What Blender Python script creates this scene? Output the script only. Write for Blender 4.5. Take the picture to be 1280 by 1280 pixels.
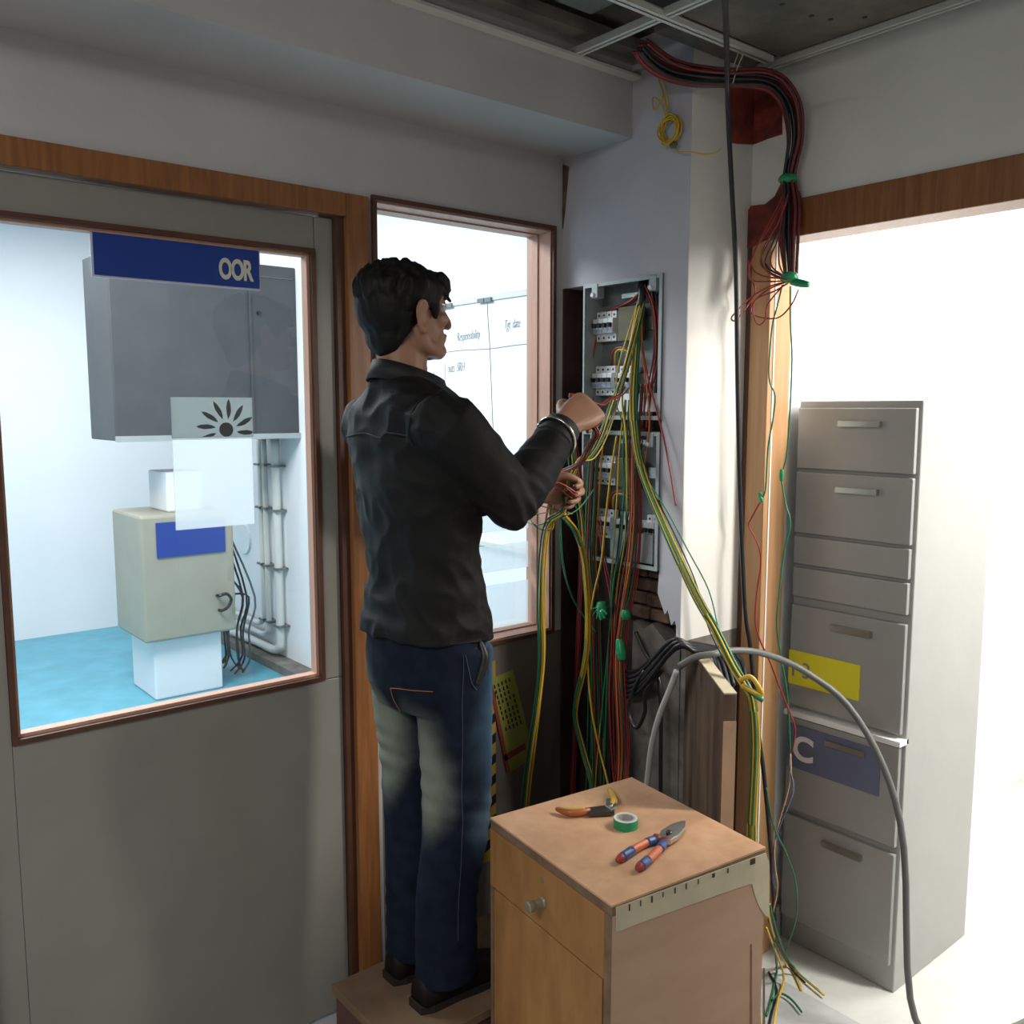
import bpy, bmesh, math, random
from mathutils import Vector, Matrix, noise
random.seed(7)
for _o in list(bpy.data.objects): bpy.data.objects.remove(_o)
S = bpy.context.scene
C = S.collection
# ------------------------------------------------------------------ camera, light, exposure
FPX = 1130.0
PITCH = math.atan(130 / FPX)
YAW = math.radians(50.442)
CAM = Vector((0, 0, 1.6))
FWD = Vector((math.cos(YAW) * math.cos(PITCH), math.sin(YAW) * math.cos(PITCH), -math.sin(PITCH)))
RGT = Vector((math.sin(YAW), -math.cos(YAW), 0))
UPV = RGT.cross(FWD)
cd = bpy.data.cameras.new('camera'); cam = bpy.data.objects.new('camera', cd); C.objects.link(cam)
cd.sensor_width = 36; cd.lens = FPX / 1280 * 36; cd.clip_start = 0.02
cam.matrix_world = Matrix.Translation(CAM) @ Matrix((RGT, UPV, -FWD)).transposed().to_4x4()
S.camera = cam
S.view_settings.view_transform = 'Standard'; S.view_settings.look = 'None'
S.view_settings.gamma = 1; S.view_settings.exposure = 0.0; S.view_settings.use_curve_mapping = False
W = bpy.data.worlds.new('world'); S.world = W; W.use_nodes = True
W.node_tree.nodes['Background'].inputs[0].default_value = (1.0, 0.96, 0.91, 1)
W.node_tree.nodes['Background'].inputs[1].default_value = 0.20

def area(name, loc, target, size, power, col=(1, 1, 1), sy=None):
    l = bpy.data.lights.new(name, 'AREA'); l.energy = power; l.color = col; l.size = size
    l.shape = 'RECTANGLE'; l.size_y = sy or size
    o = bpy.data.objects.new(name, l); C.objects.link(o); o.location = loc
    o.rotation_euler = (Vector(target) - Vector(loc)).to_track_quat('-Z', 'Y').to_euler()
    return o
area('back_room_tube_light', (0.6, 3.6, 2.84), (0.6, 3.6, 0), 1.2, 118, (0.98, 0.985, 1), 1.2)
area('back_room_tube_light', (1.2, 5.2, 2.84), (1.2, 5.2, 0), 1.2, 62, (0.97, 0.98, 1), 1.2)
area('side_room_tube_light', (2.75, -0.15, 2.42), (1.6, 1.3, 0.7), 0.30, 76, (1, 0.95, 0.88), 0.9)
area('side_room_tube_light', (3.1, 0.75, 2.62), (2.9, 1.2, 0), 0.5, 24, (1, 0.98, 0.93), 0.5)
area('room_fill_light', (-0.95, 0.45, 2.50), (-0.75, 0.55, 0), 1.2, 42, (1, 0.97, 0.93), 0.3)  # unseen fill added to brighten the column side, cabinet front and walls

def at(px, py, X=None, Y=None, Z=None):
    """a picture direction met with a real plane at its own distance"""
    d = FWD + RGT * ((px - 640) / FPX) - UPV * ((py - 640) / FPX)
    t = (X / d.x) if X is not None else (Y / d.y) if Y is not None else ((Z - CAM.z) / d.z)
    return CAM + d * t

# ------------------------------------------------------------------ materials
def mat(name, col, rough=0.6, metal=0.0, var=0.0, scale=8.0, bump=0.0, bscale=60.0, col2=None, stretch=None, spec=0.5):
    m = bpy.data.materials.new(name); m.use_nodes = True
    nt = m.node_tree; b = nt.nodes['Principled BSDF']
    b.inputs['Base Color'].default_value = (*col, 1); b.inputs['Roughness'].default_value = rough
    b.inputs['Metallic'].default_value = metal; b.inputs['Specular IOR Level'].default_value = spec
    if var or col2 or bump:
        tc = nt.nodes.new('ShaderNodeTexCoord'); mp = nt.nodes.new('ShaderNodeMapping')
        nt.links.new(tc.outputs['Object'], mp.inputs[0])
        if stretch: mp.inputs['Scale'].default_value = stretch
        if var or col2:
            n = nt.nodes.new('ShaderNodeTexNoise'); n.inputs['Scale'].default_value = scale
            n.inputs['Detail'].default_value = 5; n.inputs['Roughness'].default_value = 0.62
            nt.links.new(mp.outputs[0], n.inputs['Vector'])
            r = nt.nodes.new('ShaderNodeValToRGB')
            c2 = col2 or tuple(c * (1 - var) for c in col)
            r.color_ramp.elements[0].position = 0.36; r.color_ramp.elements[1].position = 0.66
            r.color_ramp.elements[0].color = (*c2, 1); r.color_ramp.elements[1].color = (*col, 1)
            nt.links.new(n.outputs['Fac'], r.inputs[0]); nt.links.new(r.outputs[0], b.inputs['Base Color'])
        if bump:
            n2 = nt.nodes.new('ShaderNodeTexNoise'); n2.inputs['Scale'].default_value = bscale; n2.inputs['Detail'].default_value = 4
            nt.links.new(mp.outputs[0], n2.inputs['Vector'])
            bp = nt.nodes.new('ShaderNodeBump'); bp.inputs['Strength'].default_value = bump; bp.inputs['Distance'].default_value = 0.004
            nt.links.new(n2.outputs['Fac'], bp.inputs['Height']); nt.links.new(bp.outputs[0], b.inputs['Normal'])
    return m
M = {}
M['paint'] = mat('grey_wall_paint', (0.50, 0.49, 0.49), 0.75, var=0.10, scale=3, bump=0.12, bscale=140)
M['laminate'] = mat('grey_laminate', (0.25, 0.242, 0.215), 0.34, var=0.10, scale=4)
M['lower_wall_shade'] = mat('brown_grey_shaded_wall', (0.17, 0.145, 0.13), 0.5, var=0.15, scale=4)
M['column_paint'] = mat('lilac_grey_paint', (0.52, 0.51, 0.55), 0.7, var=0.08, scale=5, bump=0.1, bscale=120)
M['column_white'] = mat('white_gloss_paint', (0.74, 0.74, 0.70), 0.35, var=0.07, scale=5)
M['frame_wood'] = mat('orange_varnished_wood', (0.30, 0.125, 0.042), 0.4, col2=(0.20, 0.076, 0.026), scale=6, stretch=(14, 14, 0.9), bump=0.08)
M['dark_wood'] = mat('dark_brown_bead', (0.10, 0.040, 0.022), 0.45, var=0.3, scale=10)
M['pink_wood'] = mat('pinkish_wood_reveal', (0.60, 0.34, 0.25), 0.5, var=0.12, scale=5, stretch=(12, 12, 0.8))
M['light_wood'] = mat('light_teak_wood', (0.50, 0.285, 0.14), 0.42, col2=(0.41, 0.22, 0.10), scale=5, stretch=(14, 14, 0.7))
M['white'] = mat('white_paint', (0.84, 0.85, 0.86), 0.6)
M['room_white'] = mat('white_room_wall', (0.84, 0.85, 0.87), 0.6, var=0.04, scale=2)
M['board_white'] = mat('whiteboard_surface', (0.80, 0.84, 0.86), 0.5)
M['ink'] = mat('marker_ink', (0.22, 0.23, 0.25), 0.6)
M['floor'] = mat('grey_floor_tile', (0.48, 0.50, 0.50), 0.45, var=0.25, scale=7)
M['floor_light'] = mat('pale_floor_tile', (0.62, 0.63, 0.60), 0.35, var=0.12, scale=8)
M['turquoise'] = mat('turquoise_floor_paint', (0.12, 0.40, 0.52), 0.5, var=0.2, scale=6)
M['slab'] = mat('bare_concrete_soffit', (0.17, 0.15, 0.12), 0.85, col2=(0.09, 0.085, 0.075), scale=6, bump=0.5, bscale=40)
M['tbar'] = mat('ceiling_grid_white', (0.62, 0.62, 0.58), 0.5)
M['galv'] = mat('galvanised_steel', (0.22, 0.24, 0.23), 0.5, 0.5, var=0.3, scale=20)
M['steel_grey'] = mat('grey_enamelled_steel', (0.38, 0.42, 0.43), 0.42, 0.2, var=0.1, scale=12)
M['steel_back'] = mat('grey_backplate', (0.22, 0.24, 0.25), 0.5, 0.2, var=0.25, scale=14)
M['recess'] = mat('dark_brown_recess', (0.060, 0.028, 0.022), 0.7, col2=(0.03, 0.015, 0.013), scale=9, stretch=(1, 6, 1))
M['brick'] = mat('broken_brick_mortar', (0.17, 0.105, 0.07), 0.9, col2=(0.06, 0.035, 0.025), scale=22, bump=1.0, bscale=55)
M['cement'] = mat('rough_cement', (0.23, 0.21, 0.19), 0.9, col2=(0.12, 0.105, 0.095), scale=9, bump=0.6, bscale=50)
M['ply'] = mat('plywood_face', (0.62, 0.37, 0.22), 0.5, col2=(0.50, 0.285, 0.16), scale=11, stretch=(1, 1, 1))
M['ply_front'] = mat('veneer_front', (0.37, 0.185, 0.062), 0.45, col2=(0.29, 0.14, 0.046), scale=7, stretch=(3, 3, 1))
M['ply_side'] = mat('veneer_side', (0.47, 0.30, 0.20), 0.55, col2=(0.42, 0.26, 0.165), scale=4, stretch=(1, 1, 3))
M['ply_edge'] = mat('raw_ply_edge', (0.22, 0.145, 0.09), 0.7, col2=(0.14, 0.085, 0.05), scale=22)
M['peel'] = mat('bare_cream_board', (0.56, 0.49, 0.34), 0.7, var=0.18, scale=11)
M['notch'] = mat('dark_hole', (0.05, 0.025, 0.02), 0.8)
M['board_brown'] = mat('stained_old_board', (0.15, 0.095, 0.058), 0.6, col2=(0.06, 0.036, 0.024), scale=4, stretch=(5, 5, 0.7))
M['board_edge'] = mat('board_light_edge', (0.50, 0.33, 0.21), 0.6, var=0.2, scale=9)
M['step'] = mat('brown_step_wood', (0.20, 0.125, 0.075), 0.6, col2=(0.14, 0.085, 0.05), scale=9)
M['step_side'] = mat('red_brown_step_side', (0.11, 0.045, 0.035), 0.6, var=0.2, scale=9)
M['mcb'] = mat('white_breaker_plastic', (0.72, 0.74, 0.76), 0.4)
M['mcb_blue'] = mat('blue_grey_breaker_band', (0.25, 0.30, 0.40), 0.4)
M['black'] = mat('black_plastic', (0.012, 0.012, 0.014), 0.45)
M['olive'] = mat('olive_blank_plate', (0.12, 0.115, 0.05), 0.6, var=0.2, scale=20)
M['w_red'] = mat('red_wire_pvc', (0.30, 0.030, 0.022), 0.4)
M['w_maroon'] = mat('maroon_wire_pvc', (0.14, 0.018, 0.020), 0.4)
M['w_green'] = mat('green_wire_pvc', (0.020, 0.17, 0.075), 0.4)
M['w_yellow'] = mat('yellow_wire_pvc', (0.62, 0.40, 0.035), 0.4)
M['w_black'] = mat('black_wire_pvc', (0.014, 0.014, 0.017), 0.42)
M['w_orange'] = mat('orange_wire_pvc', (0.50, 0.15, 0.03), 0.4)
M['w_grey'] = mat('grey_cable_sheath', (0.12, 0.125, 0.12), 0.5)
M['w_pale'] = mat('pale_grey_cable_sheath', (0.40, 0.40, 0.39), 0.5)
M['tape_green'] = mat('green_insulation_tape', (0.015, 0.27, 0.11), 0.3)
M['core'] = mat('grey_tape_core', (0.42, 0.40, 0.39), 0.6)
M['core_white'] = mat('white_tape_side', (0.62, 0.64, 0.62), 0.5)
M['skin'] = mat('brown_skin', (0.34, 0.175, 0.105), 0.5, var=0.14, scale=22, bump=0.05, bscale=260)
M['hair'] = mat('black_hair', (0.0035, 0.003, 0.003), 0.6, bump=0.5, bscale=70, stretch=(1, 1, 0.35), spec=0.25)
M['shirt'] = mat('black_cotton', (0.0062, 0.0062, 0.0066), 0.7, var=0.35, scale=7, bump=0.25, bscale=420, spec=0.28)
M['shirt2'] = mat('black_cotton_collar', (0.0060, 0.0060, 0.0066), 0.68, bump=0.2, bscale=420)
M['shoe'] = mat('dark_brown_shoe', (0.008, 0.005, 0.005), 0.6, var=0.3, scale=20, spec=0.2)
M['sole'] = mat('black_sole', (0.015, 0.013, 0.012), 0.7)
M['metal'] = mat('polished_steel', (0.45, 0.45, 0.42), 0.28, 0.9)
M['dark_metal'] = mat('blackened_steel', (0.08, 0.075, 0.07), 0.35, 0.7)
M['knob'] = mat('zinc_knob', (0.33, 0.31, 0.24), 0.38, 0.6)
M['h_blue'] = mat('blue_handle_grip', (0.045, 0.085, 0.24), 0.28)
M['h_orange'] = mat('orange_handle_grip', (0.62, 0.16, 0.07), 0.35)
M['h_red'] = mat('red_handle_end', (0.30, 0.04, 0.025), 0.4)
M['h_yellow'] = mat('yellow_handle_grip', (0.50, 0.32, 0.05), 0.4)
M['h_amber'] = mat('amber_handle_grip', (0.36, 0.10, 0.03), 0.35)
M['sign_blue'] = mat('blue_sign', (0.010, 0.045, 0.27), 0.35)
M['sign_text'] = mat('cream_sign_lettering', (0.62, 0.62, 0.52), 0.5)
M['sign_edge'] = mat('pale_sign_edge', (0.55, 0.58, 0.72), 0.4)
M['film'] = mat('frosted_film', (0.52, 0.55, 0.53), 0.8)
M['film_grey'] = mat('grey_film_print', (0.11, 0.12, 0.13), 0.7)
M['unit_grey'] = mat('slate_grey_panel', (0.062, 0.066, 0.074), 0.55, var=0.2, scale=5)
M['pipe'] = mat('white_conduit', (0.72, 0.72, 0.68), 0.4)
M['beige'] = mat('beige_machine', (0.36, 0.34, 0.27), 0.5, var=0.08, scale=6)
M['poster'] = mat('olive_yellow_notice', (0.30, 0.31, 0.06), 0.6, var=0.15, scale=12)
M['poster_red'] = mat('red_notice_border', (0.22, 0.035, 0.02), 0.6)
M['poster_pale'] = mat('pale_notice_paper', (0.26, 0.25, 0.17), 0.6, var=0.1)
M['hazard_y'] = mat('hazard_yellow', (0.40, 0.26, 0.04), 0.6)
M['cab_grey'] = mat('filing_cabinet_grey', (0.36, 0.37, 0.36), 0.45, 0.1, var=0.06, scale=8)
M['sticker_yellow'] = mat('yellow_sticker', (0.78, 0.72, 0.03), 0.5)
M['sticker_blue'] = mat('slate_blue_sticker', (0.14, 0.16, 0.26), 0.5)
M['red_oxide'] = mat('red_oxide_patch', (0.30, 0.042, 0.018), 0.75, col2=(0.075, 0.012, 0.012), scale=14, bump=0.4, bscale=40)
M['chrome'] = mat('steel_bangle', (0.62, 0.60, 0.55), 0.22, 1.0)
M['eye'] = mat('eye_white', (0.6, 0.58, 0.55), 0.2)

def glass_mat():
    m = bpy.data.materials.new('clear_glass'); m.use_nodes = True; nt = m.node_tree
    for n in list(nt.nodes): nt.nodes.remove(n)
    o = nt.nodes.new('ShaderNodeOutputMaterial'); mx = nt.nodes.new('ShaderNodeMixShader')
    t = nt.nodes.new('ShaderNodeBsdfTransparent'); g = nt.nodes.new('ShaderNodeBsdfGlossy')
    t.inputs[0].default_value = (0.96, 0.98, 0.98, 1); g.inputs['Roughness'].default_value = 0.02
    mx.inputs[0].default_value = 0.05
    nt.links.new(t.outputs[0], mx.inputs[1]); nt.links.new(g.outputs[0], mx.inputs[2]); nt.links.new(mx.outputs[0], o.inputs[0])
    return m
M['glass'] = glass_mat()

def frost_mat(name, col, fac):
    m = bpy.data.materials.new(name); m.use_nodes = True; nt = m.node_tree
    for n in list(nt.nodes): nt.nodes.remove(n)
    o = nt.nodes.new('ShaderNodeOutputMaterial'); mx = nt.nodes.new('ShaderNodeMixShader')
    t = nt.nodes.new('ShaderNodeBsdfTransparent'); d = nt.nodes.new('ShaderNodeBsdfTranslucent')
    d.inputs[0].default_value = (*col, 1); mx.inputs[0].default_value = fac
    nt.links.new(t.outputs[0], mx.inputs[1]); nt.links.new(d.outputs[0], mx.inputs[2]); nt.links.new(mx.outputs[0], o.inputs[0])
    return m
M['frost'] = frost_mat('frosted_glass_film', (0.60, 0.62, 0.63), 0.55)
M['film_lit'] = frost_mat('flower_film', (0.36, 0.38, 0.37), 0.9)

def denim():
    m = bpy.data.materials.new('faded_denim'); m.use_nodes = True; nt = m.node_tree; b = nt.nodes['Principled BSDF']
    b.inputs['Roughness'].default_value = 0.85; b.inputs['Specular IOR Level'].default_value = 0.2
    geo = nt.nodes.new('ShaderNodeNewGeometry')
    base = nt.nodes.new('ShaderNodeTexNoise'); base.inputs['Scale'].default_value = 26; base.inputs['Detail'].default_value = 6
    nt.links.new(geo.outputs['Position'], base.inputs['Vector'])
    rmp = nt.nodes.new('ShaderNodeValToRGB'); rmp.color_ramp.elements[0].position = 0.3; rmp.color_ramp.elements[1].position = 0.75
    rmp.color_ramp.elements[0].color = (0.0030, 0.0058, 0.015, 1); rmp.color_ramp.elements[1].color = (0.0075, 0.0145, 0.034, 1)
    nt.links.new(base.outputs['Fac'], rmp.inputs[0])
    cur = rmp.outputs[0]
    # worn, washed-out patches of the jeans: (centre, radii, colour, strength)
    spots = [((1.043, 1.735, 0.865), (0.10, 0.085, 0.19), (0.19, 0.22, 0.185), 0.9),
             ((1.063, 1.590, 0.805), (0.085, 0.075, 0.20), (0.20, 0.23, 0.195), 0.9),
             ((1.240, 1.560, 0.93), (0.12, 0.10, 0.24), (0.055, 0.13, 0.20), 0.9),
             ((1.233, 1.60, 1.06), (0.09, 0.10, 0.10), (0.07, 0.15, 0.24), 0.8),
             ((1.218, 1.54, 0.66), (0.09, 0.06, 0.10), (0.10, 0.16, 0.22), 0.6)]
    wob = nt.nodes.new('ShaderNodeTexNoise'); wob.inputs['Scale'].default_value = 9; wob.inputs['Detail'].default_value = 5
    nt.links.new(geo.outputs['Position'], wob.inputs['Vector'])
    for c, r, col, st in spots:
        s1 = nt.nodes.new('ShaderNodeVectorMath'); s1.operation = 'SUBTRACT'; s1.inputs[1].default_value = c
        nt.links.new(geo.outputs['Position'], s1.inputs[0])
        s2 = nt.nodes.new('ShaderNodeVectorMath'); s2.operation = 'DIVIDE'; s2.inputs[1].default_value = r
        nt.links.new(s1.outputs[0], s2.inputs[0])
        ln = nt.nodes.new('ShaderNodeVectorMath'); ln.operation = 'LENGTH'; nt.links.new(s2.outputs[0], ln.inputs[0])
        ad = nt.nodes.new('ShaderNodeMath'); ad.operation = 'MULTIPLY_ADD'; ad.inputs[1].default_value = 0.7
        nt.links.new(wob.outputs['Fac'], ad.inputs[0]); nt.links.new(ln.outputs['Value'], ad.inputs[2])
        mr = nt.nodes.new('ShaderNodeMapRange'); mr.interpolation_type = 'SMOOTHSTEP'
        mr.inputs['From Min'].default_value = 1.45; mr.inputs['From Max'].default_value = 0.65
        mr.inputs['To Min'].default_value = 0; mr.inputs['To Max'].default_value = st
        nt.links.new(ad.outputs[0], mr.inputs['Value'])
        mx = nt.nodes.new('ShaderNodeMix'); mx.data_type = 'RGBA'
        nt.links.new(mr.outputs[0], mx.inputs['Factor']); nt.links.new(cur, mx.inputs['A']); mx.inputs['B'].default_value = (*col, 1)
        cur = mx.outputs['Result']
    nt.links.new(cur, b.inputs['Base Color'])
    n2 = nt.nodes.new('ShaderNodeTexNoise'); n2.inputs['Scale'].default_value = 500; nt.links.new(geo.outputs['Position'], n2.inputs['Vector'])
    bp = nt.nodes.new('ShaderNodeBump'); bp.inputs['Strength'].default_value = 0.3; bp.inputs['Distance'].default_value = 0.002
    nt.links.new(n2.outputs['Fac'], bp.inputs['Height']); nt.links.new(bp.outputs[0], b.inputs['Normal'])
    return m
M['denim'] = denim()
M['stitch'] = mat('orange_stitching', (0.30, 0.10, 0.03), 0.7)
M['pale_stitch'] = mat('pale_seam_stitching', (0.055, 0.075, 0.11), 0.7)

# ------------------------------------------------------------------ geometry helpers
class G:
    """collects faces of one mesh"""
    def __init__(s): s.v = []; s.f = []; s.m = []
    def add(s, vs, fs, mi=0):
        k = len(s.v); s.v += [Vector(p) for p in vs]; s.f += [tuple(i + k for i in f) for f in fs]; s.m += [mi] * len(fs); return s
    def box(s, a, b, mi=0):
        x0, y0, z0 = (min(a[i], b[i]) for i in range(3)); x1, y1, z1 = (max(a[i], b[i]) for i in range(3))
        return s.add([(x0, y0, z0), (x1, y0, z0), (x1, y1, z0), (x0, y1, z0), (x0, y0, z1), (x1, y0, z1), (x1, y1, z1), (x0, y1, z1)],
                     [(0, 3, 2, 1), (4, 5, 6, 7), (0, 1, 5, 4), (1, 2, 6, 5), (2, 3, 7, 6), (3, 0, 4, 7)], mi)
    def obox(s, o, u, v, w, mi=0):
        o, u, v, w = Vector(o), Vector(u), Vector(v), Vector(w)
        if u.cross(v).dot(w) < 0: o, u = o + u, -u
        return s.add([o, o + u, o + u + v, o + v, o + w, o + u + w, o + u + v + w, o + v + w],
                     [(0, 3, 2, 1), (4, 5, 6, 7), (0, 1, 5, 4), (1, 2, 6, 5), (2, 3, 7, 6), (3, 0, 4, 7)], mi)
    def loft(s, rings, mi=0, cap=True):
        n = len(rings[0]); vs = [p for r in rings for p in r]; fs = []
        for i in range(len(rings) - 1):
            for j in range(n):
                a = i * n + j; b = i * n + (j + 1) % n
                fs.append((a, b, b + n, a + n))
        if cap: fs.append(tuple(reversed(range(n)))); fs.append(tuple((len(rings) - 1) * n + j for j in range(n)))
        return s.add(vs, fs, mi)
    def prism(s, poly, ext, mi=0):
        """flat polygon (list of points) pushed along ext"""
        n = len(poly); ext = Vector(ext); p = [Vector(q) for q in poly]
        return s.add(p + [q + ext for q in p], [tuple(reversed(range(n))), tuple(range(n, 2 * n))] + [(j, (j + 1) % n, (j + 1) % n + n, j + n) for j in range(n)], mi)
    def ell(s, c, r, rot=None, nu=18, nv=12, mi=0):
        c = Vector(c); R = rot or Matrix.Identity(3); rings = []
        for i in range(1, nv):
            t = math.pi * i / nv
            rings.append([c + R @ Vector((r[0] * math.sin(t) * math.cos(2 * math.pi * j / nu), r[1] * math.sin(t) * math.sin(2 * math.pi * j / nu), -r[2] * math.cos(t))) for j in range(nu)])
        k = len(s.v); s.loft(rings, mi, cap=False)
        n = nu; L = len(rings)
        s.v += [c + R @ Vector((0, 0, -r[2])), c + R @ Vector((0, 0, r[2]))]
        b, t = len(s.v) - 2, len(s.v) - 1
        for j in range(n):
            s.f.append((b, k + (j + 1) % n, k + j)); s.f.append((t, k + (L - 1) * n + j, k + (L - 1) * n + (j + 1) % n)); s.m += [mi, mi]
        return s
    def tube(s, pts, rad, n=8, mi=0, mi2=None, flat=None, sub=4, spline=True, dome=False):
        pts = [Vector(p) for p in pts]
        rr = rad if isinstance(rad, (list, tuple)) else [rad] * len(pts)
        if spline and len(pts) > 2: P, R = crom(pts, rr, sub)
        else: P, R = pts, list(rr)
        if dome:
            t0 = (P[0] - P[1]).normalized(); t1 = (P[-1] - P[-2]).normalized(); r0, r1 = R[0], R[-1]
            P = [P[0] + t0 * r0, P[0] + t0 * r0 * 0.75] + P + [P[-1] + t1 * r1 * 0.75, P[-1] + t1 * r1]
            R = [r0 * 0.2, r0 * 0.68] + R + [r1 * 0.68, r1 * 0.2]
        rings = []; nv = None
        for i, p in enumerate(P):
            t = (P[min(i + 1, len(P) - 1)] - P[max(i - 1, 0)])
            t = t.normalized() if t.length > 1e-9 else Vector((0, 0, 1))
            if nv is None:
                nv = t.cross(Vector((0, 0, 1)) if abs(t.z) < 0.9 else Vector((1, 0, 0))).normalized()
            else:
                nv = (nv - t * nv.dot(t)); nv = nv.normalized() if nv.length > 1e-6 else t.orthogonal().normalized()
            bv = t.cross(nv); fl = flat or 1.0
            rings.append([p + (nv * math.cos(2 * math.pi * j / n) + bv * (fl * math.sin(2 * math.pi * j / n))) * R[i] for j in range(n)])
        k = len(s.f); s.loft(rings, mi)
        if mi2 is not None:
            for i in range(len(rings) - 1):
                for j in range(n):
                    if ((j + i // 5) % n) in (0, 1, 2): s.m[k + i * n + j] = mi2
        return s
    def lathe(s, o, axis, prof, n=20, mi=0):
        o = Vector(o); a = Vector(axis).normalized(); u = a.orthogonal().normalized(); v = a.cross(u)
        return s.loft([[o + a * h + (u * math.cos(2 * math.pi * j / n) + v * math.sin(2 * math.pi * j / n)) * r for j in range(n)] for h, r in prof], mi)

def crom(pts, rr, sub):
    P = []; R = []; n = len(pts)
    for i in range(n - 1):
        p0, p1, p2, p3 = pts[max(i - 1, 0)], pts[i], pts[i + 1], pts[min(i + 2, n - 1)]
        for k in range(sub):
            t = k / sub
            P.append(0.5 * ((2 * p1) + (p2 - p0) * t + (2 * p0 - 5 * p1 + 4 * p2 - p3) * t * t + (3 * p1 - p0 - 3 * p2 + p3) * t ** 3))
            R.append(rr[i] + (rr[i + 1] - rr[i]) * t)
    P.append(pts[-1]); R.append(rr[-1]); return P, R

def origin_of(o): return Vector(o['_o']) if '_o' in o else Vector((0, 0, 0))
ORG = {}
def link_mesh(name, me, mats, parent, org):
    o = bpy.data.objects.new(name, me); C.objects.link(o)
    for m in (mats if isinstance(mats, (list, tuple)) else [mats]): me.materials.append(M[m] if isinstance(m, str) else m)
    if parent is not None: o.parent = parent; o.location = org - ORG[parent.name]
    else: o.location = org
    ORG[o.name] = org
    return o
def obj(name, g, mats, parent=None, smooth=False, bevel=0.0, org=None):
    vs = g.v
    if org is None:
        if parent is not None: org = ORG[parent.name]
        else:
            lo = [min(v[i] for v in vs) for i in range(3)]; hi = [max(v[i] for v in vs) for i in range(3)]
            org = Vector(((lo[0] + hi[0]) / 2, (lo[1] + hi[1]) / 2, lo[2]))
    me = bpy.data.meshes.new(name); me.from_pydata([v - org for v in vs], [], g.f)
    for p, mi in zip(me.polygons, g.m): p.material_index = mi
    if bevel:
        bm = bmesh.new(); bm.from_mesh(me)
        bmesh.ops.bevel(bm, geom=list(bm.edges), offset=bevel, segments=2, affect='EDGES', profile=0.5)
        bm.to_mesh(me); bm.free()
    bm = bmesh.new(); bm.from_mesh(me); bmesh.ops.recalc_face_normals(bm, faces=bm.faces); bm.to_mesh(me); bm.free()
    o = link_mesh(name, me, mats, parent, org)
    if smooth:
        me.polygons.foreach_set('use_smooth', [True] * len(me.polygons))
    return o
def tag(o, label, cat, group=None):
    o['label'] = label; o['category'] = cat
    if group: o['group'] = group
    return o
def thing(name, label, cat, loc, group=None):
    o = bpy.data.objects.new(name, None); C.objects.link(o); o.location = loc; o.empty_display_size = 0.05
    ORG[o.name] = Vector(loc); return tag(o, label, cat, group)
def struct(name, g, mats, parent=None, **k):
    o = obj(name, g, mats, parent, **k)
    if parent is None: o['kind'] = 'structure'
    return o
def remesh(g, voxel, it=6, disp=None, fac=0.5):
    me = bpy.data.meshes.new('tmp'); me.from_pydata(g.v, [], g.f)
    o = bpy.data.objects.new('tmp', me); C.objects.link(o)
    r = o.modifiers.new('r', 'REMESH'); r.mode = 'VOXEL'; r.voxel_size = voxel
    if it: s = o.modifiers.new('s', 'SMOOTH'); s.factor = fac; s.iterations = it
    dg = bpy.context.evaluated_depsgraph_get(); dg.update()
    m2 = bpy.data.meshes.new_from_object(o.evaluated_get(dg))
    bpy.data.objects.remove(o); bpy.data.meshes.remove(me)
    if disp:
        ns = [v.normal.copy() for v in m2.vertices]
        for v, n in zip(m2.vertices, ns): v.co += n * disp(v.co, n)
    return m2
def robj(name, me, mats, parent):
    org = ORG[parent.name]
    for v in me.vertices: v.co -= org
    me.materials.clear()
    o = link_mesh(name, me, mats, parent, org)
    me.polygons.foreach_set('use_smooth', [True] * len(me.polygons))
    return o
def text(name, body, loc, xdir, ydir, size, depth, m, parent=None, shear=0.0, off=0.0, sx=1.0):
    cu = bpy.data.curves.new(name, 'FONT'); cu.body = body; cu.size = size; cu.extrude = depth; cu.shear = shear; cu.offset = off
    t = bpy.data.objects.new(name, cu); C.objects.link(t)
    dg = bpy.context.evaluated_depsgraph_get(); dg.update()
    me = bpy.data.meshes.new_from_object(t.evaluated_get(dg)); bpy.data.objects.remove(t)
    x = Vector(xdir).normalized(); y = Vector(ydir).normalized(); z = x.cross(y); loc = Vector(loc)
    org = ORG[parent.name] if parent is not None else loc
    for v in me.vertices: v.co = loc + x * (v.co.x * sx) + y * v.co.y + z * v.co.z - org
    me.materials.clear()
    return link_mesh(name, me, [m], parent, org)

# ------------------------------------------------------------------ the setting
CX = 1.845      # column's side face
CY = 1.53       # column's front face
XR = 2.101      # right wall
g = G()
g.box((-2.2, 2.0, 0), (0.20, 2.10, 2.75)); g.box((0.20, 2.0, 2.115), (1.203, 2.10, 2.75)); g.box((1.187, 2.0, 0), (1.203, 2.10, 2.115))
g.box((1.203, 2.0, 2.117), (2.43, 2.10, 2.75)); g.box((1.807, 2.0, 0.925), (2.43, 2.10, 2.117))
wall_back = struct('wall_back', g, 'paint')
obj('shaded_lower_wall', G().box((1.203, 2.0, 0), (2.43, 2.10, 0.925)), 'lower_wall_shade', wall_back)  # wall under the window, its shade painted in as darker brown-grey
g = G().box((-2.2, -2.0, -0.1), (XR, 2.1, 0)); struct('floor', g, 'floor')
g = G().box((-2.2, 1.731, 2.315), (1.845, 2.0, 2.75)); struct('trim_beam', g, 'paint')
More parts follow.
